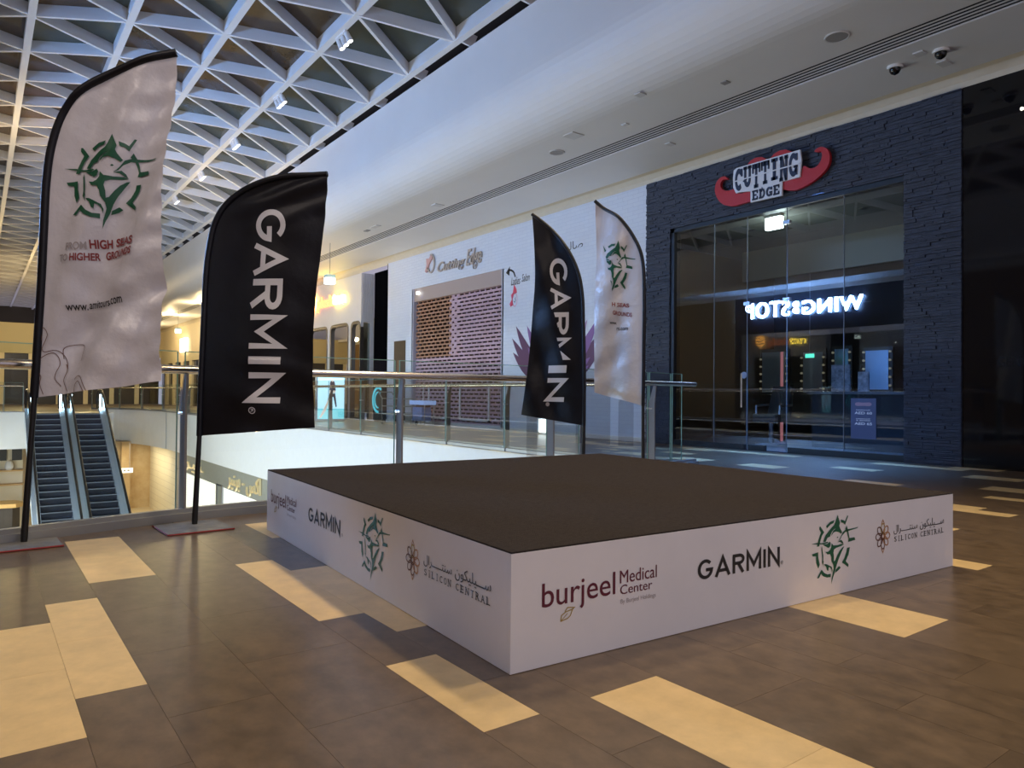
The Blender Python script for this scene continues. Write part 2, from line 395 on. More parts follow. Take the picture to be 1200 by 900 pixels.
def pix(P):
    d = Vector(P) - Vector((0, 0, CAM_H)); z = d.dot(F_)
    return (600 + 847.1 * d.dot(R_) / z, 450 - 847.1 * d.dot(U_) / z, z) if z > .15 else None
B0 = Vector((1.451, 1.952)); SA = -.0546; SU = Vector((math.cos(SA), math.sin(SA))); SV = Vector((-SU.y, SU.x)); SW, SD, SH = 2.972, 3.039, .41
def in_stage(x, y):
    q = Vector((x, y)) - B0; return .12 < q.dot(SU) < SW - .12 and .12 < q.dot(SV) < SD - .12
for k in range(-4, 10):
    for c in range(4):
        x0 = X0 + PER * k + OFFS[c]; x1 = X0 + PER * k + OFFS[c + 1]
        if x0 > W - .03: continue
        x1 = min(x1, W + .02); xc = (x0 + x1) / 2
        ph = .467 if c in (0, 2) else .167
        ymax = (rail_y(xc) - .03) if xc < VX else 34.0
        y = ph - 4.2; L = LIGHT.get((k, c), [])
        while y < ymax - .05:
            y1 = y + .6; li = False
            for (a, b) in L:
                if abs(a - y) < .02: y1 = b; li = True
            if not li and y > 7.4 and random.random() < .16: li = True
            yy = min(y1, ymax); ctr = Vector((xc, (y + yy) / 2, 0))
            pr = pix(ctr); sz = 0
            if pr and -60 < pr[0] < 1260 and 400 < pr[1] < 960 and not in_stage(xc, ctr.y):
                hid = in_stage(xc, ctr.y)
                sz = (x1 - x0) * (yy - y) * CAM_H / pr[2] ** 3
                # hidden behind the stage?
                d = Vector((xc, ctr.y)); 
                for t in [i / 40. for i in range(1, 40)]:
                    if in_stage(d.x * t, d.y * t) and CAM_H * (1 - t) < SH: sz = 0; break
            cells.append((sz, x0, x1, y, yy, li)); y = y1
cells.sort(key=lambda q: -q[0]); tmesh = {}
for n, (sz, x0, x1, y0, y1, li) in enumerate(cells):
    g = .0005
    if n < 300 and sz > 0:
        key = (round(x1 - x0, 3), round(y1 - y0, 3), li)
        if key not in tmesh:
            o = MB().box(g - key[0] / 2, key[0] / 2 - g, g - key[1] / 2, key[1] / 2 - g, -.0055, 0).build('tile', tile_light if li else tile_dark, floor)
            tmesh[key] = o.data
        else: o = link('tile', tmesh[key], floor)
        o.location = ((x0 + x1) / 2, (y0 + y1) / 2, 0)
    else:
        (far_l if li else far_d).box(x0 + g, x1 - g, y0 + g, y1 - g, -.0055, 0)
stuff(far_d.build('tile_field', tile_dark2, floor)); stuff(far_l.build('cream_tile_field', tile_light, floor))
lf = MB().box(-6, 16, 4, 60, -5.1, -5.0).build('floor_lower', mat('beige_lower_floor', (.55, .45, .30), .35, var=.1, scale=1.0))
struct(lf, 'pale beige floor of the lower level', 'floor')

# ---- slab edge fascia around the void
mb = MB(); fas = [(VX, 6.0), (VX, 33.0), (7.0, 36.4), (6.62, 39.6), (5.9, 41.4), (4.75, 42.1), (4.75, 35.02)]
for a, b in zip(catmull([Vector(p) for p in fas[:6]], 6), catmull([Vector(p) for p in fas[:6]], 6)[1:]):
    mb.add([(a.x, a.y, -1.7), (b.x, b.y, -1.7), (b.x, b.y, .03), (a.x, a.y, .03), (a.x + .25, a.y + .12, -1.7), (b.x + .25, b.y + .12, -1.7)], [(0,1,2,3), (0,4,5,1)])
struct(mb.build('trim_1', mat('white_fascia', (.86, .86, .83), .5, var=.02), smooth=True), 'white curved fascia along the far floor edge', 'fascia')
mb = MB().box(-.9, 1.72, 35.0, 35.2, -1.42, .05); struct(mb.build('trim_2', white_paint), 'short white fascia left of the escalators', 'fascia')
mb = MB().box(4.3, 4.75, 35.0, 35.2, -1.42, .0); struct(mb.build('trim_3', white_paint), 'narrow white fascia right of the escalators', 'fascia')
mb = MB().box(-1.0, -.9, 5.3, 42, -1.7, .03); struct(mb.build('trim_4', white_paint), 'white fascia of the opposite walkway', 'fascia')
mb = MB()
for a, b in zip(RAIL, RAIL[1:]):
    if b.x <= VX: mb.add([(a.x, a.y, -1.7), (b.x, b.y, -1.7), (b.x, b.y, 0), (a.x, a.y, 0)], [(0,1,2,3)])
struct(mb.build('trim_5', white_paint), 'white fascia under the near glass railing', 'fascia')

# ---- walls
stone_m = mat('slate_ledger_stone', (.014, .019, .036), .55, col2=(.050, .062, .100), scale=6, bump=.5, bscale=30, stretch=(1, 1, 6))
mb = MB().box(W + .03, W + .25, 4.29, 10.12, 4.20, 5.24).box(W + .03, W + .25, 9.49, 10.12, 0, 4.2).box(W + .03, W + .25, 4.29, 5.06, 0, 4.2)
wall = struct(mb.build('wall_right', mat('dark_wall_backing', (.015, .017, .024), .7)), 'dark stacked stone shop wall around the glass front', 'wall')
mb = MB(); z = 0.0; rs = random.Random(3)
while z < 5.22:
    hh = rs.choice([.022, .03, .038, .048]); y = 4.29
    while y < 10.115:
        ln = min(rs.uniform(.10, .40), 10.12 - y); zt = min(z + hh - .004, 5.235)
        for (ya, yb) in [(y, y + ln)]:
            segs = [(ya, yb)]
            if z < 4.19:
                segs = []
                if ya < 5.06: segs.append((ya, min(yb, 5.06)))
                if yb > 9.49: segs.append((max(ya, 9.49), yb))
                zt2 = min(zt, 5.235)
            for (p, q) in segs:
                if q - p > .01:
                    d = rs.uniform(.0, .028); mb.box(W - d, W + .04, p + .002, q - .002, z, zt)
        y += ln
    z += hh
stuff(mb.build('stone_cladding', stone_m, wall))
# black frame inside the opening
fr = struct(MB().box(W + .02, W + .2, 9.41, 9.49, 0, 4.2).box(W + .02, W + .2, 5.06, 9.49, 4.12, 4.2).build('trim_6', mat('black_frame', (.006, .007, .01), .4)), 'black metal frame of the barber shop window', 'frame')
# salon wall, white painted brick, with the shutter opening
brick_w = brickmat('white_painted_brick', (.68, .72, .80), (.65, .69, .78), (.60, .64, .74), .30, .085, .005, .6, rot=(PI / 2, 0, PI / 2), bump=.5)
mb = MB().box(W, W + .3, 10.12, 21.56, 4.18, 5.22).box(W, W + .3, 19.86, 21.56, 0, 4.18).box(W, W + .3, 10.12, 15.10, 0, 4.18)
swall = struct(mb.build('wall_salon', brick_w), 'white painted brick wall of the ladies salon', 'wall')
struct(MB().box(W - .03, W + .0, 10.12, 15.1, 0, .09).box(W - .03, W, 19.86, 21.56, 0, .09).build('baseboard_salon', white_paint), 'white skirting below the salon wall', 'skirting')
# tan shop walls
pg = mat('pale_grey_panel', (.66, .65, .66), .5, var=.02)
def wallM(X):   # a runs to the viewer's right (towards -Y), b = up, c = out of the wall towards the viewer
    return lambda a, b, c: Vector((X - c, -a, b))
def round_rect(x0, x1, y0, y1, r, n=5, bottom=False):
    P = []
    if bottom: P += arc(x0 + r, y0 + r, r, r, 180, 270, n) + arc(x1 - r, y0 + r, r, r, 270, 360, n)
    else: P += [(x0, y0), (x1, y0)]
    P += arc(x1 - r, y1 - r, r, r, 0, 90, n) + arc(x0 + r, y1 - r, r, r, 90, 180, n); return P
TW = [(28.55, 26.62), (26.36, 24.66), (24.46, 23.63)]
mb = MB().box(W, W + .2, 23.63, 34.0, 3.52, 5.18)
for a, b in [(34.0, 28.55), (26.62, 26.36), (24.66, 24.46)]: mb.box(W, W + .2, b, a, 0, 3.52)
mb.box(W + .001, W + .5, 23.622, 23.83, 3.46, 5.179).box(W + .36, W + .5, 23.63, 23.83, 0, 3.46)
for i in range(7): mb.box(W + .03 + i * .066, W + .07 + i * .066, 23.605, 23.635, 3.46, 5.18)
twall = struct(mb.build('wall_tan', pg), 'pale grey tanning shop wall with ribbed corner', 'wall')
M = wallM(W)
for i, (a, b) in enumerate(TW):
    win = struct(bpy.data.objects.new('window_%d' % (i + 2), None))
    COL.objects.link(win); win['label'] = ['arched-corner tan shop window farthest from the camera', 'middle arched-corner window of the tan shop', 'corner window of the tan shop beside the ribbed wall'][i]; win['category'] = 'window'
    fm = mat('bronze_frame', (.10, .085, .07), .4, metal=.5)
    rr = .22
    outer = round_rect(-a + .0, -b, 0.02, 3.50, rr); inner = round_rect(-a + .10, -b - .06, .08, 3.40, rr - .04)
    mb = MB(); n = len(outer)
    vs = [M(*p, .015) for p in outer] + [M(*p, .015) for p in inner] + [M(*p, -.12) for p in outer] + [M(*p, -.12) for p in inner]
    fs = []
    for q in range(n):
        r = (q + 1) % n; fs += [(q, r, n + r, n + q), (2 * n + q, 2 * n + r, r, q), (n + q, n + r, 3 * n + r, 3 * n + q)]
    mb.add(vs, fs); mb.build('window_frame', fm, win)
    MB().flat(round_rect(-a + .09, -b - .05, .07, 3.41, rr - .04), M, -.06).build('pane', shop_glass, win)
    mb = MB()      # corner fillets of the wall above the window
    for sx, x in ((1, -a), (-1, -b)):
        pts = [(x, 3.52)] + [(x + sx * (rr - rr * math.cos(math.radians(t))), 3.50 - rr + rr * math.sin(math.radians(t))) for t in (0, 22, 45, 67, 90)] + [(x + sx * rr, 3.52)]
        mb.prism(pts, M, -.1, .001)
    mb.build('wall_corner', pg, win)
# end pane of the corner window, facing the camera
struct(MB().box(W + .02, W + .36, 23.66, 23.68, .08, 3.42).build('window_5', shop_glass), 'narrow side pane of the tan shop corner', 'window')
# recess, black
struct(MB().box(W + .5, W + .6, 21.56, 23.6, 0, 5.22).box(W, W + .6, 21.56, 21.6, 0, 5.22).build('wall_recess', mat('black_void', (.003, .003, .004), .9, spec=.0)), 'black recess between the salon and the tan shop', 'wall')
# tan shop interior
mb = MB().box(15.0, 15.1, 23.7, 34, 0, 3.6).box(W + .2, 15.1, 34, 34.1, 0, 3.6).box(W + .2, 15.1, 23.83, 34, 3.55, 3.65)
struct(mb.build('wall_tan_inside', mat('olive_interior', (.30, .27, .19), .7, var=.2, scale=1)), 'dim olive interior of the tanning shop', 'wall')
# black glossy shop at the right
blk = mat('glossy_black_panel', (.004, .004, .006), .05, spec=.6)
bw_ = struct(MB().box(W + .02, W + .2, -4, 4.29, 0, 5.24).build('wall_black', blk), 'glossy black shopfront at the right edge', 'wall')
for i, y in enumerate([3.2, 2.1, 1.0, -.1]): MB().box(W + .005, W + .02, y, y + .012, 0, 5.2).build('panel_joint', mat('joint_black', (.012, .012, .014), .5), bw_)
VF = fit(text2d('GENTS', off=.02), -3.86, -3.46, 1.36, 1.50)
print_on('lettering', VF, wallM(W + .02), mat('dim_grey_print', (.007, .007, .009), .2), bw_, .002)
# far right wall beyond the tan shop, warm shop fronts
warm_wall = mat('cream_wall', (.72, .62, .44), .6, var=.04)
fw = struct(MB().box(W, W + .3, 34.0, 58, 2.9, 5.22).build('wall_far', warm_wall), 'cream wall over the distant shops', 'wall')
dk = mat('dark_shop_glass', (.05, .045, .035), .12)
yy = 34.0; i = 0
while yy < 57:
    MB().box(W, W + .3, yy, yy + .7, 0, 2.9).build('pier', warm_wall, fw); MB().box(W + .12, W + .16, yy + .7, yy + 2.4, 0, 2.9).build('shop_pane', dk, fw); yy += 2.4
ew = struct(MB().box(-4, W + .3, 58, 58.3, 3.39, 5.4).build('wall_end', mat('khaki_bulkhead', (.50, .44, .28), .6)), 'khaki bulkhead across the far end of the mall', 'wall')
for i in range(9):
    x = -3.6 + i * 1.6; MB().box(x, x + .28, 58.05, 58.3, 0, 3.39).build('pier', warm_wall, ew); MB().box(x + .28, x + 1.6, 58.2, 58.25, 0, 3.39).build('shop_pane', dk, ew)
# bulkhead above the void edge and soffit over the walkway
mb = MB(); prof = [(VX - .02, 7.20)] + [(VX - .02 + .85 * (1 - math.cos(q * PI / 28)), 5.36 + .85 - .85 * math.sin(q * PI / 28)) for q in range(15)] + [(8.88, 5.36)]
for (xa, za), (xb, zb) in zip(prof, prof[1:]): mb.add([(xa, -4, za), (xb, -4, zb), (xb, 58, zb), (xa, 58, za)], [(0,1,2,3)])
mb.add([(VX - .02, -4, 7.2), (VX + .25, -4, 7.2), (VX + .25, 58, 7.2), (VX - .02, 58, 7.2)], [(0,1,2,3)])
mb.box(9.30, 10.60, -4, 58, 5.36, 5.42)
bz = mb.build('ceiling', ceil_white, smooth=True); struct(bz, 'grey-white soffit and bulkhead over the shop walkway', 'ceiling')
mb = MB(); prof = [(10.59, 5.36), (10.60, 5.40), (10.66, 5.42), (10.78, 5.38), (10.86, 5.30), (10.90, 5.19)]
for (xa, za), (xb, zb) in zip(prof, prof[1:]): mb.add([(xa, -4, za), (xb, -4, zb), (xb, 58, zb), (xa, 58, za)], [(0,1,2,3)])
struct(mb.build('trim_7', cove_beige, smooth=True), 'beige cove strip where the soffit meets the shop wall', 'cove')
# linear ceiling vent
vt = tag(MB().box(8.88, 9.30, -4, 58, 5.372, 5.40).build('ceiling_vent', mat('vent_black', (.006, .006, .006), .8)), 'long slotted air vent running along the soffit', 'air vent')
for i in range(6):
    x = 8.885 + i * .0795; MB().box(x, x + .034, -4, 58, 5.367, 5.371).build('slat', ceil_white, vt)
# opposite side of the mall (seen in the shop glass)
opp = mat('opposite_brown_wall', (.26, .17, .085), .6, var=.1)
ow = struct(MB().box(-4.3, -4.0, 19.0, 58, 0, 5.05).build('wall_opposite', opp), 'warm brown wall on the opposite side of the mall', 'wall')
struct(MB().box(-4.3, -4.02, 11.2, 19.0, 3.55, 5.05).box(-4.3, -4.02, 11.2, 11.5, 0, 3.55).box(-4.3, -4.02, 18.8, 19.0, 0, 3.55).build('wall_opposite_shop', mat('midnight_panel', (.006, .008, .016), .35)), 'dark shop fascia on the opposite walkway', 'wall')
struct(MB().box(-4.12, -4.10, 11.5, 18.8, 0, 3.55).build('window_6', shop_glass), 'glass front of the shop on the opposite walkway', 'window')
struct(MB().box(-7.1, -7.0, 11, 19, 0, 3.6).box(-7, -4.2, 11, 11.1, 0, 3.6).box(-7, -4.2, 18.9, 19, 0, 3.6).build('wall_opposite_inside', mat('dim_inside', (.03, .03, .035), .6)), 'dark inside of the shop on the opposite walkway', 'wall')
struct(MB().box(-4.0, -2.75, -4, 75, 5.22, 5.42).box(-4.3, -4.0, -4, 75, 5.05, 7.5).build('wall_opposite_upper', ceil_white), 'white ledge and upper wall on the opposite side', 'wall')  # ledge widened to keep the sign's light off the left roof
struct(MB().box(-4.3, -4.0, -4, 11.2, 0, 5.05).build('wall_left', opp), 'brown wall left of the camera', 'wall')
# lower level walls
lw = struct(MB().box(VX + .25, VX + .6, 8, 35.2, -2.55, -1.65).box(VX + .25, VX + .6, 34.6, 35.2, -5, -2.5).box(VX + .25, VX + .6, 27.66, 28.38, -5, -2.5).box(VX + .25, VX + .6, 21.2, 22.4, -5, -2.5).build('wall_lower_right', mat('grey_olive_fascia', (.30, .30, .25), .45, var=.05)), 'grey shopfront band on the lower level', 'wall')
struct(MB().box(VX + .2, VX + .6, 35.2, 41.0, -5, -1.6).build('wall_lower_cream', brickmat('cream_wall_tiles', (.80, .72, .54), (.76, .68, .50), (.60, .53, .40), 3., .30, .012, .4, rot=(PI / 2, 0, PI / 2))), 'cream striped wall tiles on the lower level', 'wall')
struct(MB().box(4.9, VX + .4, 41.0, 41.3, -5, -1.6).box(5.9, 6.3, 40.6, 41, -5, -1.6).build('wall_lower_marble', mat('brown_marble', (.42, .27, .12), .35, col2=(.60, .45, .26), scale=1.2)), 'brown marble niche behind the escalators', 'wall')
struct(MB().box(-2, 4.9, 41.0, 41.3, -5, -1.2).build('wall_lower_end', mat('lower_end_beige', (.62, .52, .36), .6, var=.06)), 'beige lower level wall behind the escalators', 'wall')

# ================================================================== SKYLIGHT
S = 1.78
def sky_z(x): return 8.05 - .0257 * (x - 1.5) ** 2
def node(i, j): x = 6.9 - 1.54 * i; return Vector((x, .39 + S * .5 * (i % 2) + S * j, sky_z(x)))
fin = mat('white_steel_fin', (.78, .78, .80), .45)
pan_a = mat('brown_reflection_glass', (.030, .024, .018), .18, col2=(.13, .075, .035), scale=.35)  # opaque glass: night dark and interior reflections put into the panel colours
pan_b = mat('green_grey_night_glass', (.040, .052, .050), .18, col2=(.085, .085, .05), scale=.35)
sky = bpy.data.objects.new('ceiling_skylight', None); COL.objects.link(sky); struct(sky, 'triangulated white steel skylight roof with dark glass', 'skylight')
J0, J1 = -2, 42; edges = []; tris = []
for i in range(0, 8):
    for j in range(J0, J1):
        a = node(i, j); edges.append((a, node(i, j + 1), .13, ('y', i)))
        if i < 7:
            if i % 2 == 0: p, q = node(i + 1, j - 1), node(i + 1, j)
            else: p, q = node(i + 1, j), node(i + 1, j + 1)
            edges.append((a, p, .062, ('d', i))); edges.append((a, q, .062, ('e', i)))
            tris.append((a, p, q, i, 0)); tris.append((a, q, node(i, j + 1), i, 1))
def seen(P):
    p = pix(P); return p is not None and -40 < p[0] < 1240 and -120 < p[1] < 520
def key_edge(e):
    c = (e[0] + e[1]) / 2; return (0 if seen(e[0]) or seen(e[1]) or seen(c) else 1, (c - Vector((0, 0, 1))).length)
edges.sort(key=key_edge); rest = MB(); em = {}
DEPTH = .25
for n, (a, b, wd, kk) in enumerate(edges):
    if n < 300:
        if kk not in em:
            em[kk] = (MB().beam((0, 0, 0), b - a, wd, DEPTH if kk[0] != 'y' else DEPTH + .02).build('beam', fin, sky), False)
            o = em[kk][0]
        else: o = link('beam', em[kk][0].data, sky)
        o.location = a
    else: rest.beam(a, b, wd, DEPTH)
stuff(rest.build('beam_field', fin, sky))
tris.sort(key=lambda t: (0 if seen((t[0] + t[1] + t[2]) / 3) else 1, ((t[0] + t[1] + t[2]) / 3).length)); rest = MB(); pm = {}
for n, (a, b, c, i, kk) in enumerate(tris):
    up = Vector((0, 0, DEPTH - .02))
    if n < 240:
        dk_ = pan_b if (i == 0 or (n * 7 + i) % 5 == 0) else pan_a
        key = (i, kk, dk_.name)
        if key not in pm:
            o = MB().add([(0, 0, 0), b - a, c - a, (0, 0, .03), b - a + Vector((0, 0, .03)), c - a + Vector((0, 0, .03))], [(0,1,2), (3,5,4), (0,1,4,3), (1,2,5,4), (2,0,3,5)]).build('glass_panel', dk_, sky); pm[key] = o.data
        else: o = link('glass_panel', pm[key], sky)
        o.location = a + up
    else: rest.add([a + up, b + up, c + up], [(0, 1, 2)])
stuff(rest.build('glass_panel_field', pan_a, sky))
# edge brackets between the roof edge and the bulkhead
for j in range(3, 26):
    a = node(0, j); mbk = MB().beam(a + Vector((0, 0, .05)), (VX + .1, a.y - .12, 7.24), .05, .22); mbk.build('bracket', fin, sky)
struct(MB().box(-4, W + .3, 75.0, 75.3, 4.5, 9.0).build('wall_end_upper', mat('end_dark_brown', (.07, .055, .035), .7)), 'dark end wall below the far skylight', 'wall')
struct(MB().box(6.98, VX + .3, -4, 58, 7.9, 7.95).box(VX + .25, VX + .3, -4, 58, 7.2, 7.9).build('ceiling_gap', mat('gap_black', (.008, .009, .012), .8)), 'dark gap between the skylight edge and the bulkhead', 'gap')
# track spotlights, three heads each, clipped to the second rib line
spot_body = mat('white_spot_body', (.82, .82, .84), .4); lens = emis('spot_lens', (1, .96, .90), 3)
for j in (0, 2, 4, 6, 8, 10, 12, 14, 16):
    a = node(1, j) + Vector((.04, .80, 0))
    vis = j >= 6
    nm = {6: 'nearest', 8: 'second nearest', 10: 'third nearest', 12: 'fourth nearest', 14: 'fifth nearest', 16: 'farthest'}.get(j, '')
    t = thing('track_spotlight', ('%s cluster of three white spotlights on the skylight rib' % nm) if vis else '%s hidden spotlight cluster on the skylight rib above the stage' % {0: 'first', 2: 'second', 4: 'third'}[j], 'spotlight', a, 'spotlight clusters along the skylight rib')
    MB().beam(a + Vector((0, -.22, -.03)), a + Vector((0, .22, -.03)), .05, .05).build('track', spot_body, t)
    for k in range(3):
        c = a + Vector((.03, -.18 + .18 * k, -.05)); d = Vector((.35, -.25, -.9)).normalized()
        hd = MB().tube([c - d * .02, c + d * .16], [.05, .062], 12).build('spot_head', spot_body, t)
        MB().disc(c + d * .161, d, .05, .004, 12).build('lens', lens, hd)
# the light of those spotlights
for (yy, p) in ((1.6, 520), (3.6, 420), (5.4, 330)):
    spot('spotlight_beam', (5.6, yy, 7.45), (2.6, yy - .4, 0), p * 1.4, (1.0, .77, .47), 95, .30, .8)

# ================================================================== CEILING FITTINGS
fit_grey = mat('grey_fitting', (.30, .29, .28), .6); fit_pale = mat('pale_access_panel', (.62, .61, .60), .6)
for (x, y, lab) in ((8.40, 4.71, 'round grey ceiling speaker nearest the camera'), (8.43, 10.06, 'round grey ceiling speaker above the flags')):
    t = thing('ceiling_speaker', lab, 'speaker', (x, y, 5.355), 'round ceiling speakers')
    MB().disc((x, y, 5.36), (0, 0, -1), .125, .012, 28).build('grille', fit_grey, t); 
    MB().tube([(x + .135 * math.cos(a), y + .135 * math.sin(a), 5.355) for a in [2 * PI * q / 28 for q in range(29)]], .012, 6, False).build('rim', fit_pale, t)
for (x, y, lab) in ((9.77, 4.67, 'dome camera on the soffit, the left one'), (9.77, 4.10, 'dome camera on the soffit, the right one')):
    t = thing('security_camera', lab, 'security camera', (x, y, 5.36), 'dome security cameras')
    MB().disc((x, y, 5.36), (0, 0, -1), .095, .035, 24).build('base', white_paint, t)
    MB().tube([(x, y, 5.325), (x, y, 5.30), (x, y, 5.265), (x, y, 5.245)], [.07, .07, .05, .012], 20).build('dome', mat('black_dome', (.004, .004, .005), .08), t)
for n, (x, y, sx, sy, lab) in enumerate([(9.65, 4.30, .07, .06, 'small square ceiling panel between the dome cameras'), (10.18, 4.23, .10, .06, 'small oblong ceiling panel beside the right dome camera'), (8.10, 9.23, .13, .13, 'square access panel on the soffit above the flags'), (8.43, 8.33, .04, .05, 'tiny sprinkler plate beside the vent'), (7.76, 7.37, .07, .06, 'small square panel near the bulkhead curve'), (9.71, 8.50, .08, .06, 'small ceiling panel between vent and cove'), (8.62, 14.6, .12, .10, 'square access panel above the salon shutter'), (8.44, 17.5, .07, .18, 'oblong ceiling fitting above the salon'), (8.47, 18.1, .06, .10, 'dark ceiling fitting near the hanging exit sign'), (8.40, 6.35, .05, .05, 'small dark smoke detector on the soffit')]):
    o = MB().box(x - sx, x + sx, y - sy, y + sy, 5.345, 5.362).build('ceiling_panel', fit_pale if n not in (8, 9) else fit_grey); tag(o, lab, 'ceiling panel')
# hanging exit signs
lit = emis('exit_light_white', (.85, 1, .92), 4.5); grn = emis('exit_green', (.10, .75, .45), 1.2)
for (x, y, zc, lab) in ((8.33, 20.3, 4.28, 'glowing exit sign box hanging before the tan shop'), (8.5, 41.0, 4.15, 'distant glowing exit sign hanging in the far walkway')):
    t = thing('exit_sign', lab, 'exit sign', (x, y, zc - .14), 'hanging exit signs')
    MB().tube([(x, y, 5.36), (x, y, zc + .14)], .008, 6).build('cable', steel_dark, t)
    MB().box(x - .13, x + .13, y - .12, y + .12, zc + .05, zc + .14).build('housing', mat('sign_housing', (.45, .62, .58), .4), t)
    MB().box(x - .125, x + .125, y - .115, y + .115, zc - .13, zc + .05).build('light_box', lit, t)
    MB().box(x - .08, x + .08, y - .118, y - .116, zc - .12, zc - .09).build('pictogram', grn, t)

# ================================================================== RAILINGS
def railing(label, path, posts, tilt, name='glass_railing', end_ext=.25):
    # path: list of 2D points; posts: list of arc positions (2D point, direction)
    p0 = path[0]; t = thing(name, label, 'railing', (p0[0], p0[1], 0), 'glass railings around the void')
    P3 = [Vector((p[0], p[1], 0)) for p in path]
    MB().tube([p + Vector((0, 0, 1.10)) for p in P3], .032, 12).build('handrail', handrail_m, t)
    mb = MB()
    for a, b in zip(P3, P3[1:]): mb.beam(a + Vector((0, 0, 0)), b, .13, .055).beam(a + Vector((0, 0, .055)), b + Vector((0, 0, .055)), .055, .03)
    mb.build('base_channel', chan, t)
    for n, (pt, d) in enumerate(posts):
        c = Vector((pt[0], pt[1], 0)); d = Vector((d[0], d[1], 0)).normalized(); nn = Vector((-d.y, d.x, 0)) * tilt
        mb = MB(); q = d * .009
        low = c + nn * .03; k1 = low + Vector((0, 0, .84)); k2 = c - nn * .015 + Vector((0, 0, 1.072))
        for (A, Bq, wa, wb) in ((low, k1, .048, .045), (k1, k2, .045, .020)):
            wa = nn * wa; wb = nn * wb
            mb.hexa([A - wa - q, A + wa - q, A + wa + q, A - wa + q, Bq - wb - q, Bq + wb - q, Bq + wb + q, Bq - wb + q])
        po = mb.build('post', mat('satin_steel_post', (.21, .205, .215), .42, metal=.25), t)
        MB().tube([k1 + nn * .075 + Vector((0, 0, -.06)), k1 - nn * .01 + Vector((0, 0, -.06))], .014, 8).build('glass_clamp', steel, po)
    for (pa, da), (pb, db) in zip(posts, posts[1:]):
        i0 = min(range(len(path)), key=lambda q: (Vector(path[q]) - Vector(pa)).length); i1 = min(range(len(path)), key=lambda q: (Vector(path[q]) - Vector(pb)).length)
        seq = [Vector(pa)] + [Vector(path[q]) for q in range(i0 + 1, i1)] + [Vector(pb)]
        glass_panel(seq, t)
    return t
def glass_panel(seq, t, z0=.06, z1=1.235):
    # trims a little off both ends to leave the joint
    seq = [Vector(p) for p in seq]; d0 = (seq[1] - seq[0]).normalized(); d1 = (seq[-1] - seq[-2]).normalized()
    nv = Vector((-d0.y, d0.x)) * .085; seq = [p + nv for p in seq]; seq[0] = seq[0] + d0 * .02; seq[-1] = seq[-1] - d1 * .02
    mb = MB()
    for a, b in zip(seq, seq[1:]): mb.add([(a.x, a.y, z0), (b.x, b.y, z0), (b.x, b.y, z1), (a.x, a.y, z1)], [(0,1,2,3)])
    g = mb.build('glass_pane', rail_glass, t, smooth=False)
    e = MB()
    for a, b in zip(seq, seq[1:]): e.beam((a.x, a.y, z1), (b.x, b.y, z1), .009, .006)
    for p in (seq[0], seq[-1]): e.beam((p.x, p.y, z0), (p.x, p.y, z1), .009, .008, up=(1, 0, 0))
    e.build('glass_edge', edge_glass, g)
def at(x):
    y = rail_y(x); y2 = rail_y(x + .05); return ((x, y), (.05, y2 - y))
near_posts = [at(x) for x in (-2.4, -.6, 1.24, 3.06, 4.92, 6.92)]
path = [(p.x, p.y) for p in RAIL if p.x >= -3.0]
t = railing('curved glass railing behind the stage with steel handrail', path, near_posts, 1)
glass_panel([(6.92, rail_y(6.92)), (7.45, rail_y(7.45))], t); glass_panel([(7.45, rail_y(7.45)), (7.72, rail_y(7.72))], t)
ys = [7.8 + 1.85 * k for k in range(14)]
railing('straight glass railing before the white salon and tan shop', [(VX + .02, 6.5)] + [(VX + .02, y) for y in ys] + [(VX + .02, 33)], [((VX + .02, y), (0, 1)) for y in ys], 1)
pp = [(7.05, 33.2), (7.0, 36.4), (6.64, 39.6), (5.92, 41.4), (4.75, 42.1)]
railing('far curved glass railing right of the escalators', pp, [(pp[i], (pp[min(i + 1, 4)][0] - pp[max(i - 1, 0)][0], pp[min(i + 1, 4)][1] - pp[max(i - 1, 0)][1])) for i in range(5)], 1)
pp = [(-.9, 35.1), (.0, 35.1), (.9, 35.1), (1.55, 35.1)]
railing('far short glass railing left of the escalators', pp, [(p, (1, 0)) for p in pp], 1)

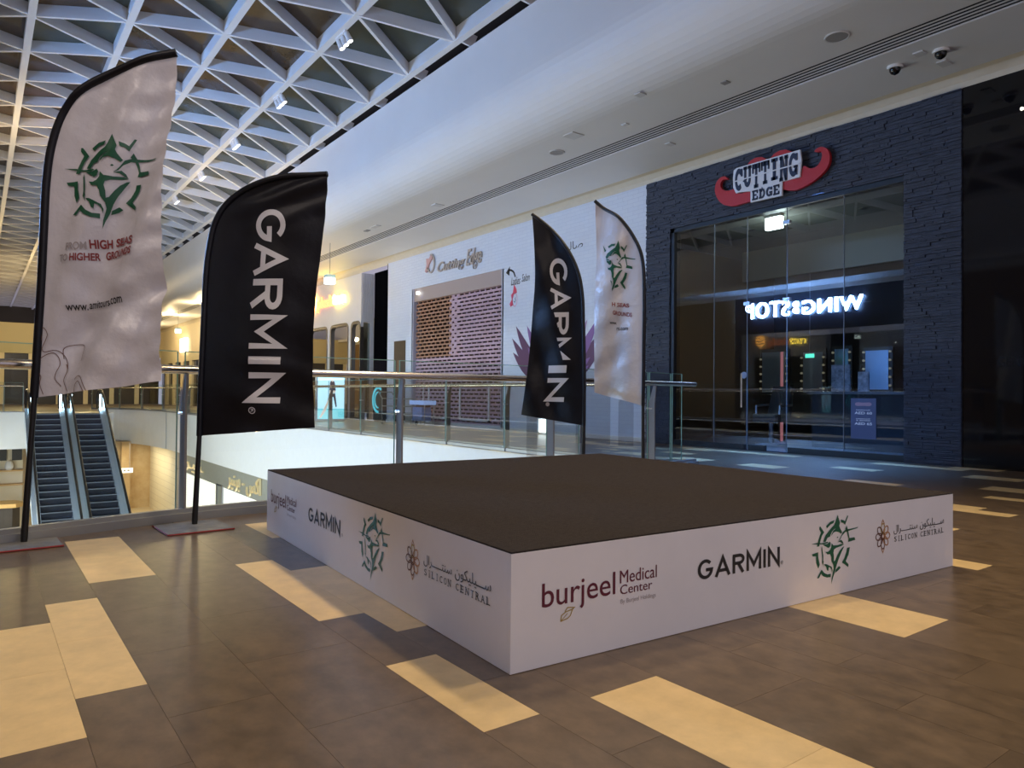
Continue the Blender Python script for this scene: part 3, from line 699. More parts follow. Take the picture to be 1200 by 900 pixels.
# ================================================================== ESCALATORS
esc_dark = mat('escalator_step_blue_black', (.018, .024, .040), .4, metal=.3); esc_edge = mat('step_edge', (.20, .23, .28), .4, metal=.5)
skirt_m = mat('escalator_satin_deck', (.68, .78, .90), .22, metal=.45); led = emis('escalator_blue_white_lamp', (.55, .80, 1.0), 7)  # deck colour carries bright highlights and the blue lamp tint
belt_m = mat('escalator_black_belt', (.010, .010, .011), .4)
RISE, RUN = .20, .346
stm = None
for (xa, xb, lab) in ((1.82, 2.76, 'left escalator coming up from the lower level'), (3.26, 4.20, 'right escalator coming up from the lower level')):
    t = thing('escalator', lab, 'escalator', ((xa + xb) / 2, 26.4, -5.0), 'pair of escalators')
    for k in range(25):
        y1 = 35.0 - RUN * k; z = -RISE * k - .02
        if stm is None:
            mb = MB().box(0, xb - xa, -RUN - .02, 0, -RISE - .04, 0); o = mb.build('step', esc_dark, t); stm = o.data
            em_ = MB().box(.0, xb - xa, -RUN - .035, -RUN + .012, -.028, .004); e = em_.build('step_nosing', esc_edge, o); ste = e.data
        else:
            o = link('step', stm, t); e = link('step_nosing', ste, o)
        o.location = (xa, y1, z); e.parent = o; e.matrix_parent_inverse = Matrix.Identity(4)
    def slope(y): return (y - 35.0) * RISE / RUN
    for (x0, x1, side) in ((xa - .24, xa, -1), (xb, xb + .24, 1)):
        mb = MB(); mb.hexa([(x0, 26.3, -5.0), (x1, 26.3, -5.0), (x1, 35.2, slope(35.2) - .5), (x0, 35.2, slope(35.2) - .5), (x0, 26.3, slope(26.3) + .20), (x1, 26.3, slope(26.3) + .20), (x1, 35.0, .20), (x0, 35.0, .20)])
        mb.build('deck', skirt_m, t)
        xm = (x0 + x1) / 2
        gl = MB().add([(xm, 26.3, slope(26.3) + .2), (xm, 35.0, .2), (xm, 36.3, .2), (xm, 36.3, .92), (xm, 35.0, .92), (xm, 26.3, slope(26.3) + .92)], [(0,1,4,5), (1,2,3,4)]).build('glass_side', rail_glass, t)
        pts = [(xm, 26.3, slope(26.3) + .95), (xm, 34.6, slope(34.6) + .95), (xm, 35.3, .96), (xm, 36.2, .96)] + [(xm, 36.2 + .42 * math.sin(a), .54 + .42 * math.cos(a)) for a in (.5, 1., 1.5, 2., 2.6)]
        MB().tube(pts, .045, 8).build('handrail_belt', belt_m, t)
        MB().tube([(xm + side * -.06, 35.1, .78), (xm + side * -.06, 35.1, .30), (xm + side * -.06, 34.85, .16)], .035, 8).build('newel_lamp', led, t)
    MB().box(xa - .24, xb + .24, 35.0, 36.6, -.25, .015).build('landing_plate', mat('landing_warm_steel', (.62, .52, .36), .35, metal=.6), t)

# ================================================================== LOWER LEVEL SHOP
ML = wallM(VX + .25)
shut_l = mat('glowing_shutter_slats', (.80, .80, .74), .5, emit=(1, .97, .88), es=.55)  # slats glow by themselves in place of the lit interior behind
for (a, b, lab) in ((34.6, 28.38, 'self-glowing white shutter nearest the escalators on the lower level'), (27.66, 22.4, 'self-glowing white shutter under the metallic lettering')):
    t = thing('roller_shutter', lab, 'shutter', (VX + .3, (a + b) / 2, -5), 'self-glowing lower level shutters')
    mb = MB(); z = -5.0
    while z < -2.55: MB().box(VX + .28, VX + .32, b, a, z, z + .085).build('slat', shut_l, t); z += .098
    for y in (a, b): MB().box(VX + .22, VX + .34, y - .05, y + .05, -5, -2.5).build('guide', steel_dark, t)
chrome = mat('gold_metal_letters', (.80, .70, .48), .25, metal=1.0, emit=(1, .85, .5), es=.25)
# Arabic presentation forms, stored in visual (left to right) order
AR = '\uFEAE\uFEF4\uFEE8\uFEAE\uFE91 - \uFEB2\uFEDB\u0627'
o = solid_text('letter_row', fit(text2d(AR, ext=.05), -26.7, -23.1, -2.50, -1.80), ML, chrome, None, .02, .08); tag(o, 'gold metal script letters on the lower grey shopfront', 'sign')
o = solid_text('letter_row', fit(text2d('\uFEAE\uFEF4\uFEE8', ext=.05), -33.4, -30.2, -2.45, -1.9), ML, chrome, None, .02, .08); tag(o, 'distant gold script letters behind the railing post', 'sign')
wb = thing('hanging_sign', 'small white sign hanging before the brown marble niche', 'sign', (5.75, 40.2, -3.0))
MB().box(5.25, 6.35, 40.18, 40.22, -3.12, -2.88).build('board', emis('sign_board_white', (1, .98, .92), .5), wb)
MB().tube([(5.4, 40.2, -1.6), (5.4, 40.2, -2.88)], .012, 6).build('cable', steel_dark, wb); MB().tube([(6.2, 40.2, -1.6), (6.2, 40.2, -2.88)], .012, 6).build('cable', steel_dark, wb)
for k in range(5): MB().box(5.42 + k * .17, 5.52 + k * .17, 40.175, 40.179, -3.04, -2.96).build('pictogram', fit_grey, wb)
# displays of the lower shop at the left
ds = thing('display_cabinet', 'lower level shop display with pale shelves behind the tall flag pole', 'display cabinet', (.9, 38.0, -5))
MB().box(.2, 1.7, 38.0, 38.3, -5, -1.3).build('back_panel', mat('display_cream', (.74, .64, .46), .6), ds)
for z in (-2.55, -3.15): MB().box(.2, 1.7, 37.6, 38.0, z, z + .06).build('shelf', mat('display_wood', (.60, .36, .13), .5), ds)
for k, x in enumerate((.35, .95, 1.5)): MB().box(x - .2, x + .16, 37.9, 37.98, -2.1, -1.55).build('picture_frame', mat('frame_dark', (.03, .028, .025), .5), ds)
pot_m = mat('white_ceramic', (.80, .76, .68), .35)
for k, x in enumerate((.62, 1.2)):
    o = MB().tube([(x, 37.75, -2.49), (x, 37.75, -2.40), (x, 37.75, -2.24), (x, 37.75, -2.12)], [.10, .17, .15, .09], 14).build('white_jar', pot_m); tag(o, ['white jar on the left of the lower shop shelf', 'white jar on the right of the lower shop shelf'][k], 'jar', 'jars on the lower shop shelf')
ck = thing('wooden_counter', 'curved orange wooden counter on the lower level', 'counter', (.7, 34.0, -5))
MB().prism([(.1 + .0, 33.6), (1.3, 33.4), (1.66, 33.9), (1.3, 34.6), (.1, 34.8)], ZM, -3.55, -3.40).build('counter_top', mat('orange_wood', (.70, .40, .12), .4, var=.1), ck)
MB().prism([(.2, 33.8), (1.2, 33.6), (1.45, 33.95), (1.2, 34.5), (.2, 34.6)], ZM, -5, -3.55).build('counter_body', mat('dark_brown_body', (.05, .035, .025), .6), ck)

# ================================================================== STAGE
stg = thing('event_stage', 'low square stage with white printed sides and dark brown carpet top', 'stage', (B0.x, B0.y, 0))
def SF(a, b, c): p = B0 + SU * a - SV * c; return Vector((p.x, p.y, b))          # front face, c outwards
def SL(a, b, c): p = B0 + SV * (SD - a) - SU * c; return Vector((p.x, p.y, b))   # left face, a = 0 at its far end
def SG(a, b, c): p = B0 + SU * a + SV * b; return Vector((p.x, p.y, c))
sf = MB().prism([(0, .002), (SW, .002), (SW, SH - .006), (0, SH - .006)], SF, -.02, 0).build('front_panel', vinyl_white, stg)
sl = MB().prism([(0.0, .002), (SD - .0205, .002), (SD - .0205, SH - .006), (0.0, SH - .006)], SL, -.02, 0).build('side_panel', vinyl_white, stg)
MB().hexa([SG(SW - .02, .021, .002), SG(SW, .021, .002), SG(SW, SD, .002), SG(SW - .02, SD, .002), SG(SW - .02, .021, SH - .006), SG(SW, .021, SH - .006), SG(SW, SD, SH - .006), SG(SW - .02, SD, SH - .006)]).build('side_panel', vinyl_white, stg)
MB().hexa([SG(.021, SD - .02, .002), SG(SW - .021, SD - .02, .002), SG(SW - .021, SD, .002), SG(.021, SD, .002), SG(.021, SD - .02, SH - .006), SG(SW - .021, SD - .02, SH - .006), SG(SW - .021, SD, SH - .006), SG(.021, SD, SH - .006)]).build('back_panel', vinyl_white, stg)
mb = MB(); n = 24
mb.hexa([SG(.002, .002, SH - .03), SG(SW - .002, .002, SH - .03), SG(SW - .002, SD - .002, SH - .03), SG(.002, SD - .002, SH - .03), SG(.002, .002, SH), SG(SW - .002, .002, SH), SG(SW - .002, SD - .002, SH), SG(.002, SD - .002, SH)])
mb.build('carpet_top', carpet, stg)
def flower(cx, cy, r):
    outs = []
    for k in range(8):
        a = PI / 4 * k + PI / 2; c = (cx + math.cos(a) * r * .58, cy + math.sin(a) * r * .58)
        pts = []
        for q in range(14):
            tq = 2 * PI * q / 14; u = math.cos(tq) * r * .42; v = math.sin(tq) * r * .27
            pts.append((c[0] + u * math.cos(a) - v * math.sin(a), c[1] + u * math.sin(a) + v * math.cos(a)))
        outs.append((k, strip(pts, r * .09, True)))
    outs.append((9, strip([(cx + r * .30 * math.cos(2 * PI * q / 12), cy + r * .30 * math.sin(2 * PI * q / 12)) for q in range(12)], r * .09, True)))
    for sx in (0, PI): outs.append((8, strip([(cx + math.cos(sx + PI / 2 + d) * r * rr, cy + math.sin(sx + PI / 2 + d) * r * rr) for d, rr in ((-.22, .98), (0, 1.3), (.22, .98))], r * .07)))
    return outs
def stage_face(fp, M, o0, sc_):
    # o0 shifts along the face: positions read off image pixels of the front panel
    L = lambda x: x * sc_ + o0
    print_on('lettering', fit(text2d('burjeel', off=.002), L(.128), L(.462), .178, .288), M, pr_maroon, fp)
    print_on('lettering', fit(text2d('Medical'), L(.485), L(.674), .240, .288), M, pr_maroon, fp)
    print_on('lettering', fit(text2d('Center'), L(.487), L(.650), .199, .234), M, pr_maroon, fp)
    print_on('lettering', fit(text2d('By Burjeel Holdings'), L(.489), L(.669), .160, .182), M, pr_grey, fp)
    leaf = merge([strip([(L(x), z) for x, z in ((.209, .146), (.213, .166), (.232, .176), (.262, .181), (.252, .160), (.240, .152), (.209, .146))], .004), strip([(L(x), z) for x, z in ((.228, .178), (.240, .190), (.270, .186), (.262, .181))], .004), strip([(L(.209), .146), (L(.240), .170)], .003)])
    print_on('leaf_logo', leaf, M, pr_gold, fp)
    gp, gw = word_garmin(.15)
    VF = merge([gp[k][0] for k in range(6)]); sc = (1.428 - .903) / gw
    print_on('lettering', xf(VF, lambda a, b: (L(.903) + a * sc, .196 + b * .080)), M, pr_black, fp)
    print_on('registered_mark', fit(text2d('\u00ae'), L(1.434), L(1.452), .196, .213), M, pr_black, fp)
    print_on('emblem', xf(EMBVF, lambda a, b: (L(1.846) + a * .190, .218 + b * .162)), M, pr_green, fp)
    for k, vf in flower(L(2.257), .239, .064):
        print_on('flower_logo', vf, M, pr_orange if k in (5, 6, 7, 8) else pr_gold if k == 0 else pr_brown, fp)
    A1 = '\uFEDD\uFE8D\uFEAE\u0640\u0640\u0640\u0640\u0640\uFE98\uFEE8\uFEB3'; A2 = '\uFEE5\uFEEE\uFEDC\uFEF4\uFEE0\uFEF4\u0640\u0640\u0640\uFEB3'
    print_on('lettering', fit(text2d(A1), L(2.358), L(2.590), .236, .284), M, pr_black, fp)
    print_on('lettering', fit(text2d(A2), L(2.615), L(2.868), .236, .290), M, pr_black, fp)
    # slab serif line: plain capitals with little serif bars
    for word, x0, x1 in (('SILICON', 2.358, 2.590), ('CENTRAL', 2.615, 2.870)):
        adv = (x1 - x0) / len(word)
        for q, ch in enumerate(word):
            wd = adv * (.30 if ch == 'I' else .64); xa = L(x0 + adv * q + (adv - wd) / 2)
            VF = fit(text2d(ch), xa, xa + (wd if ch != 'I' else adv * .12), .200, .226)
            if ch == 'I': VF = fit(text2d(ch), xa + adv * .1, xa + adv * .2, .200, .226)
            bars = []
            sp = {'I': [(.15, 0), (.15, 1)], 'L': [(.05, 0), (.05, 1)], 'N': [(.05, 0), (.05, 1), (.95, 1)], 'E': [(.05, 0), (.05, 1)], 'T': [(.5, 0)], 'R': [(.05, 0), (.05, 1), (.95, 0)], 'A': [(0, 0), (1, 0)]}.get(ch, [])
            for (fx, fy) in sp:
                cx = xa + (adv * .15 if ch == 'I' else wd * fx); cy = .200 + .026 * fy
                bars.append(polyvf([(cx - adv * .14, cy - .0015), (cx + adv * .14, cy - .0015), (cx + adv * .14, cy + .0015), (cx - adv * .14, cy + .0015)]))
            print_on('lettering', merge([VF] + bars), M, pr_black, fp)
stage_face(sf, SF, 0.0, 1.0)
stage_face(sl, SL, -.027, 1.026)

# ================================================================== FLAGS
def resample(pts, n):
    P = [Vector(p) for p in pts]; L = [0]
    for a, b in zip(P, P[1:]): L.append(L[-1] + (b - a).length)
    out = []
    for i in range(n + 1):
        d = L[-1] * i / n; k = 0
        while k < len(P) - 2 and L[k + 1] < d: k += 1
        out.append(P[k].lerp(P[k + 1], (d - L[k]) / max(1e-9, L[k + 1] - L[k])))
    return out
def smooth_path(pts, n=6): return [tuple(p) for p in catmull([Vector(p) for p in pts], n)]
Rh = Vector((R_.x, R_.y, 0)).normalized(); Fh = Vector((F_.x, F_.y, 0)).normalized()
class Flag:  # outlines and prints traced in image pixels, scaled to metres by each flag's depth
    """cloth drawn in its own sheet units (about 5 to 9 mm each); U metres per unit, pole foot at unit (u0, v0)"""
    def __init__(s, label, foot, unit, u0, v0, dep, group): s.foot = Vector(foot); s.k = unit; s.u0 = u0; s.v0 = v0; s.dep = dep; s.t = thing('feather_flag', label, 'flag', foot, group)
    def M(s, u, v, c=0): return s.foot + Rh * ((u - s.u0) * s.k) + Vector((0, 0, (s.v0 - v) * s.k)) + Fh * (s.dep(u, v) - c)
    def make(s, sleeve, edge, cloth_m, sleeve_m, hem=8, plate=(.55, .36), pole_r=.016, plate_col=None):
        sl = smooth_path(sleeve, 5); ed = smooth_path(edge, 5)
        A = resample(sl, 70); Bq = resample(ed, 70); nu = 34; mb = MB()
        for j in range(71):
            for i in range(nu + 1):
                p = A[j].lerp(Bq[j], i / nu); mb.v.append(tuple(s.M(p.x, p.y)))
        for j in range(70):
            for i in range(nu): mb.f.append((j * (nu + 1) + i, j * (nu + 1) + i + 1, (j + 1) * (nu + 1) + i + 1, (j + 1) * (nu + 1) + i))
        s.cloth = mb.build('cloth', cloth_m, s.t, fix=False, smooth=True)
        for p in s.cloth.data.polygons: p.use_smooth = True
        # pole: straight shaft then the bent tip inside the sleeve
        bot = Vector(sleeve[0]); ptsP = [s.foot + Vector((0, 0, .03)), s.M(bot.x, bot.y)] + [s.M(p.x, p.y) for p in resample(sl, 30)[1:]]
        MB().tube(ptsP, [pole_r * 1.25, pole_r] + [pole_r * (1 - .6 * i / 30) for i in range(1, 31)], 10).build('pole', black_pole, s.t)
        mb = MB().tube([s.M(p.x, p.y) for p in resample(sl, 60)], hem * s.k * .5, 10)
        s.sleeve = mb.build('sleeve', sleeve_m, s.t)
        ck = s.M(bot.x, bot.y + 6); MB().tube([ck, ck + Vector((0, 0, -.10))], .013, 8).build('bungee_clip', black_pole, s.t)
        f = s.foot; a, b = plate
        pl = plate_col or mat('grey_steel_plate', (.20, .20, .20), .45, metal=.2, var=.35, scale=9)
        ax = Vector((1, .04, 0)).normalized(); ay = Vector((-ax.y, ax.x, 0))
        q = [f + Vector((-.03, -.09, 0)) + ax * (sx * a / 2) + ay * (sy * b / 2) for sx, sy in ((-1, -1), (1, -1), (1, 1), (-1, 1))]
        MB().hexa([p + Vector((0, 0, .001)) for p in q] + [p + Vector((0, 0, .012)) for p in q]).build('base_plate', pl, s.t)
        mb = MB()
        for p, r in zip(q, q[1:] + q[:1]): mb.tube([p + Vector((0, 0, .006)), r + Vector((0, 0, .006))], .005, 6)
        mb.build('plate_edging', mat('red_rubber_edge', (.30, .02, .025), .6), s.t)
        MB().tube([f + Vector((0, 0, .01)), f + Vector((0, 0, .09))], .019, 10).build('socket', black_pole, s.t)
def fade(u, u0, d): x = max(0., min(1., abs(u - u0) / d)); return x * x * (3 - 2 * x)
# --- tall white flag at the left
def dep1(u, v):
    f = fade(u, 42, 45); r = 1.0 if v > 120 else max(0., (v - 55) / 65.)
    d = .030 * math.sin((u * .95 + v * .34) / 10.5) + .022 * math.sin((u * 1.3 + v * .45) / 21. + 1) + .008 * math.sin((u * .3 + v * 1.1) / 5.5) * max(0, (u - 120) / 60.) + .006 * math.sin((u * .5 - v * .9) / 7.) * (1 if v > 300 else .4)
    d += .05 * math.exp(-((u * .55 + (v - 400) * .85 - 40) / 16.) ** 2) * (v > 230)
    return f * d * (.35 + .65 * r)
f1 = Flag('tall white feather flag with green swordfish emblem at the left edge', (.252, 5.342, 0), 4.426 / 847.1, 28, 637, dep1, 'white feather flags')
f1.make([(37, 466), (40, 400), (43, 330), (45, 260), (47, 210), (53, 165), (67, 126), (88, 102), (118, 83), (155, 68), (196, 55)], [(187, 445), (184, 385), (182, 310), (186, 240), (193, 130), (197, 57)], satin, black, 10, (.42, .30))
C = f1.cloth
print_on('emblem', xf(EMBVF, lambda a, b: (60 + (461 + a * 397) / 7.5, 150 + (456 - b * 414) / 7.5)), f1.M, pr_green, C, .008, 3)
def skewed(VF, m): return xf(VF, lambda a, b: (a, -b - (a - 100) * m))
def line(fl, s, x0, x1, ytop, ybot, m, mt, off=.02, c=.008):   # a line of type on a flag, m = downward slope per pixel
    VF = fit(text2d(s, off=off), x0, x1, -ybot, -ytop); VF = xf(VF, lambda a, b: (a, -b + (a - x0) * m)); print_on('lettering', VF, fl.M, mt, fl.cloth, c, 3)
line(f1, 'FROM', 74, 97, 284, 293, -.09, pr_grey); line(f1, 'HIGH', 99.5, 122, 279.5, 290, -.09, pr_red, .03); line(f1, 'SEAS', 126.5, 153, 276.5, 286.5, -.09, pr_red, .03)
line(f1, 'TO', 66, 77.5, 298, 306.5, -.09, pr_grey); line(f1, 'HIGHER', 80, 108.5, 296.5, 305.5, -.09, pr_red, .03); line(f1, 'GROUNDS', 114, 153, 292.5, 302, -.14, pr_red, .03)
line(f1, 'www.', 73, 94, 357, 363.5, -.09, pr_black, .01); line(f1, 'amitours', 95.5, 123.5, 351.5, 360.5, -.12, pr_black, .012); line(f1, '.com', 123.5, 139, 349, 356, -.20, pr_black, .01)
for pts in ([(42, 384), (48, 384), (52, 391), (50, 398), (46, 408), (49, 412), (60, 410), (67, 416), (71, 425), (72, 432)], [(41, 389), (45, 393), (45, 398), (41, 402)], [(40, 424), (48, 417), (57, 413), (62, 418), (64, 427), (61, 436), (60, 444), (66, 452)], [(67, 420), (66, 408), (75, 403), (88, 403), (93, 410), (91, 422)], [(40, 435), (45, 441), (44, 450), (48, 462)], [(86, 444), (90, 440), (96, 442), (104, 457)], [(89, 459), (89, 450), (93, 446), (98, 452), (101, 458)], [(70, 426), (72, 434), (69, 446), (74, 458)]):
    print_on('contour_line', strip(smooth_path(pts, 5), .75), f1.M, pr_brown, C, .008, 3)
# --- black flag beside it
def dep2(u, v):
    f = fade(u, 232, 60); r = max(0., min(1., (v - 200) / 70.))
    return f * (.5 + .5 * r) * (.018 * math.sin((u + v * .25) / 17.) + .010 * math.sin((u * .4 - v) / 9.) * (.4 + .6 * (v > 420)) + .012 * math.sin((v + u * .5) / 31.)) + (1 - r) * .02 * math.sin((u * .55 + v * 1.5) / 7.) * f
f2 = Flag('black feather flag with large white letters, left of the stage', (1.248, 5.404, 0), 5.047 / 847.1, 227, 616.7, dep2, 'black feather flags')
f2.make([(231, 511), (232, 450), (234, 380), (236, 320), (240, 284), (247, 256), (263, 232), (290, 214), (328, 203), (378, 200)], [(368, 500), (364, 460), (363, 400), (367, 330), (374, 260), (379, 201)], black, black, 7, (.42, .42))
gp, gw = word_garmin()
def vletters(fl, boxes, base, cap, clip=None):
    # letters turned a quarter clockwise: reading downwards, tops to the right; base(v) gives the baseline
    for k, (ya, yb) in enumerate(boxes):
        (V, Fc), x, wd = gp[k]
        VF = xf((V, Fc), lambda a, b: (base(ya + (a - x) / wd * (yb - ya)) + b * cap, ya + (a - x) / wd * (yb - ya)))
        print_on('letter', VF, fl.M, pr_white, fl.cloth, .007, 4, clip.get(k) if clip else None)
vletters(f2, [(242, 279.5), (282, 321), (325, 361), (367.5, 408), (417, 426), (435.5, 472)], lambda v: 294 - (v - 242) * .026, 36.5)
print_on('registered_mark', merge([strip(arc(293, 480.5, 3.6, 3.6, 0, 360, 16), .8), xf(fit(text2d('R'), 478.4, 482.6, 291.4, 295), lambda a, b: (b, a))]), f2.M, pr_white, f2.cloth, .004)
# --- black flag behind the stage
def dep3(u, v):
    f = fade(u, 684, 40); q = (684 - u)
    return .0045 * q + f * (.030 * math.sin((q + (v - 340) * .32) / 9.5) + .010 * math.sin((v + u) / 11.))
f3 = Flag('narrow black feather flag with white letters behind the stage', (4.651, 5.128, 0), 6.90 / 847.1, 683, 578.6, dep3, 'black feather flags')
f3.make([(684, 499), (684, 440), (682.5, 380), (681, 345), (676, 318), (665, 292), (646, 264), (622, 243)], [(611, 488), (616, 450), (620, 415), (624, 360), (626, 325), (625, 285), (622, 244)], black, black, 4.2, (.55, .36))
cl = ((641, 348), (.955, -.297))
vletters(f3, [(299.5, 331), (335, 361), (365, 391), (395, 422), (428, 437), (443, 471.5)], lambda v: 642.5 + math.sin((v - 300) / 45.) * 3.0, 20.5, {2: ((644, 348), (.966, -.259)), 3: ((639.5, 348), (.966, -.259))})
print_on('registered_mark', polyvf(arc(642.5, 474.5, 2.3, 2.6, 0, 350, 14)), f3.M, pr_grey, f3.cloth, .004)
# --- white flag behind the stage
def dep4(u, v):
    f = fade(u, 754, 30); q = (754 - u)
    return .0060 * q + f * (.030 * math.sin((q + (v - 300) * -.16) / 7.0) + .008 * math.sin((v * 1.3 + u) / 8.))
f4 = Flag('narrow white feather flag with green emblem behind the stage', (5.64, 5.28, 0), 7.60 / 847.1, 754, 569, dep4, 'white feather flags')
f4.make([(753.5, 476), (754, 400), (754, 340), (751.5, 302), (742, 275), (725, 250), (699, 226)], [(700, 461), (699.5, 400), (700, 345), (702, 290), (699.5, 227)], satin, black, 4.2, (.55, .36))
clp = ((708, 275), (.985, -.17))
print_on('emblem', xf(EMBVF, lambda a, b: (722 + a * 22 + b * 1, 312 - b * 34 + a * 9)), f4.M, pr_green, f4.cloth, .008, 3, clp)
def line4(s, x0, x1, yt, yb, m, mt, clip=None, off=.02):
    VF = fit(text2d(s, off=off), x0, x1, -yb, -yt); VF = xf(VF, lambda a, b: (a, -b + (a - x0) * m)); print_on('lettering', VF, f4.M, mt, f4.cloth, .008, 3, clip)
line4('HIGH SEAS', 708, 738, 350.5, 355.5, .14, pr_red, ((719, 355), (1, 0))); line4('GROUNDS', 720, 741, 362, 367, .20, pr_red)
line4('www.', 717, 725, 375.5, 378, .12, pr_black); line4('rs.com', 725, 737, 382.5, 386, .05, pr_black)

# ================================================================== BARBER SHOP FRONT
MS = lambda y, b, c: Vector((W - c, y, b))      # wall frame in true Y (mirrored order is fine for solids)
sg = thing('shop_sign', 'red moustache sign with slab lettering above the barber shop', 'sign', (W - .05, 7.25, 4.3))
LM = [(8.128,4.894),(8.212,4.902),(8.309,4.844),(8.351,4.736),(8.336,4.616),(8.251,4.469),(8.125,4.373),(7.947,4.321),(7.787,4.327),(7.617,4.336),(7.565,4.359),(7.605,4.501),(7.841,4.519),(7.936,4.62),(8.031,4.618),(8.141,4.643),(8.224,4.719),(8.225,4.801),(8.169,4.846),(8.073,4.83)]
RM = [(6.971,4.405),(6.865,4.36),(6.725,4.339),(6.566,4.366),(6.388,4.429),(6.236,4.526),(6.161,4.63),(6.147,4.748),(6.183,4.859),(6.269,4.923),(6.346,4.928),(6.411,4.89),(6.356,4.865),(6.302,4.86),(6.276,4.802),(6.301,4.706),(6.378,4.633),(6.488,4.633),(6.601,4.699),(6.657,4.524),(6.819,4.541),(6.96,4.52)]
H1 = [(7.70,4.95),(7.607,5.039),(7.505,5.069),(7.378,5.051),(7.28,4.99),(7.28,4.9),(7.70,4.9)]
H2 = [(7.28,4.95),(7.204,4.99),(7.143,5.04),(7.034,5.07),(6.915,5.055),(6.80,4.985),(6.80,4.9),(7.28,4.9)]
mb = MB()
def rnd_poly(P): return [tuple(p) for p in catmull([Vector(p) for p in P + [P[0]]], 3)][:-1]
mb.prism(rnd_poly(LM), MS, .05, .11); mb.prism(rnd_poly(RM), MS, .05, .11); mb.prism(H1, MS, .05, .11); mb.prism(H2, MS, .05, .11)
mb.prism([(7.75, 4.40), (6.85, 4.40), (6.85, 4.93), (7.75, 4.93)], MS, .05, .09)
mb.build('moustache', red_enamel, sg)
PLT = [(7.92, 4.945), (7.86, 4.972), (6.64, 4.972), (6.615, 4.80), (6.64, 4.525), (6.965, 4.525), (6.965, 4.292), (7.572, 4.30), (7.572, 4.50), (7.80, 4.53), (7.87, 4.525), (7.93, 4.64), (7.935, 4.80)]
pb = MB(); pb.prism(PLT, MS, .11, .145); pbo = pb.build('backing_plate', plate_white, sg)
yl, yr = 7.895, 6.665; n = 7; gp_ = .012; adv = (yl - yr) / n
for q, ch in enumerate('CUTTING'):
    a0 = yl - adv * q - gp_; a1 = yl - adv * (q + 1) + gp_
    zt = 4.945; zb = 4.555 + .03 * math.sin(q * 2.1)
    solid_strips('letter', [xf(v, lambda a, b: (a0 + (a1 - a0) * a, zb + (zt - zb) * b)) for v in slab(ch)], MS, navy, pbo, .145, .16)
solid_strips('split_line', [strip([(7.90, 4.735), (6.64, 4.745)], .02)], MS, plate_white, pbo, .146, .1625)
yl, yr = 7.545, 6.995; adv = (yl - yr) / 4
for q, ch in enumerate('EDGE'):
    a0 = yl - adv * q - .012; a1 = yl - adv * (q + 1) + .012
    solid_strips('letter', [xf(v, lambda a, b: (a0 + (a1 - a0) * a, 4.325 + .165 * b)) for v in slab(ch)], MS, navy, pbo, .145, .16)
# glass front
sw = bpy.data.objects.new('window_1', None); COL.objects.link(sw); struct(sw, 'tall frameless glass front of the barber shop', 'window')
for (a, b) in ((9.41, 8.485), (8.475, 7.775), (7.765, 7.00), (6.99, 6.005), (5.995, 5.06)):
    MB().add([(W + .06, a, .02), (W + .06, b, .02), (W + .06, b, 4.12), (W + .06, a, 4.12)], [(0,1,2,3)]).build('pane', shop_glass, sw)
for y in (8.48, 7.77, 6.995, 6.0): MB().box(W + .05, W + .07, y - .004, y + .004, .02, 4.12).build('glass_joint', mat('joint_grey', (.16, .18, .20), .4), sw)
for (y, z) in ((6.995, 3.88), (6.995, 2.58), (7.77, 2.58)): MB().box(W + .03, W + .09, y - .06, y + .06, z - .03, z + .03).build('patch_fitting', steel_dark, sw)
for y0, y1 in ((7.72, 7.40), (6.95, 5.06), (9.41, 7.80)): MB().box(W + .02, W + .10, y1, y0, 0, .10).build('floor_shoe', mat('shoe_black', (.008, .009, .012), .35), sw)
for y in (7.83,):
    MB().tube([(W - .02, y, .75), (W - .02, y, 1.35)], .014, 8).build('door_pull', steel, sw)
MB().disc((W + .055, 7.83, 1.32), (-1, 0, 0), .06, .004, 20).build('window_sticker', mat('sticker_blue', (.30, .38, .55), .5), sw)
# price poster on the glass
po = thing('price_poster', 'dark blue price poster stuck on the barber shop glass', 'poster', (W + .05, 5.69, .31))
MB().box(W + .05, W + .055, 5.49, 5.88, .31, .93).build('sheet', mat('poster_blue', (.07, .09, .19), .5), po)
MPp = wallM(W + .05); po_w = mat('poster_white', (.85, .88, .95), .5); po_r = mat('poster_pink', (.34, .22, .30), .5)
for s, z0, z1, hw in (('HAIRCUT', .742, .758, .11), ('AED 60', .685, .725, .135), ('HAIRCUT', .608, .624, .11), ('& BEARD', .582, .598, .11), ('AED 65', .522, .562, .135)):
    print_on('lettering', fit(text2d(s, off=.015), -5.685 - hw, -5.685 + hw, z0, z1), MPp, po_w, po, .002)
print_on('logo', polyvf([(-5.685 + .13 * math.cos(q * PI / 10), .84 + .04 * math.sin(q * PI / 10) * (1 + .4 * math.cos(q * PI / 5))) for q in range(20)]), MPp, po_r, po, .002)
# interior
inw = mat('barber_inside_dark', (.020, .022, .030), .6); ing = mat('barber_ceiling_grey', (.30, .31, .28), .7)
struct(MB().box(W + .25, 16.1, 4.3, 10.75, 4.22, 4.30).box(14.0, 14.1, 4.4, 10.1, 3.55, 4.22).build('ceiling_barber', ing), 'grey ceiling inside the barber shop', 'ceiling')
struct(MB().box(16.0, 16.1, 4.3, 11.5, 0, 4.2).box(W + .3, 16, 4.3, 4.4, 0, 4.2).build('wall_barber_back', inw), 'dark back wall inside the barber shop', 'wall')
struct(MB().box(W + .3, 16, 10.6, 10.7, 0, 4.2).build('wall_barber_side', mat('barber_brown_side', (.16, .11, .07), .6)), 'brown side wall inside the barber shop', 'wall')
struct(MB().box(W + .25, 16, 4.3, 11.4, -.02, -.004).build('floor_barber', mat('barber_floor', (.06, .06, .07), .3)), 'dark floor inside the barber shop', 'floor')
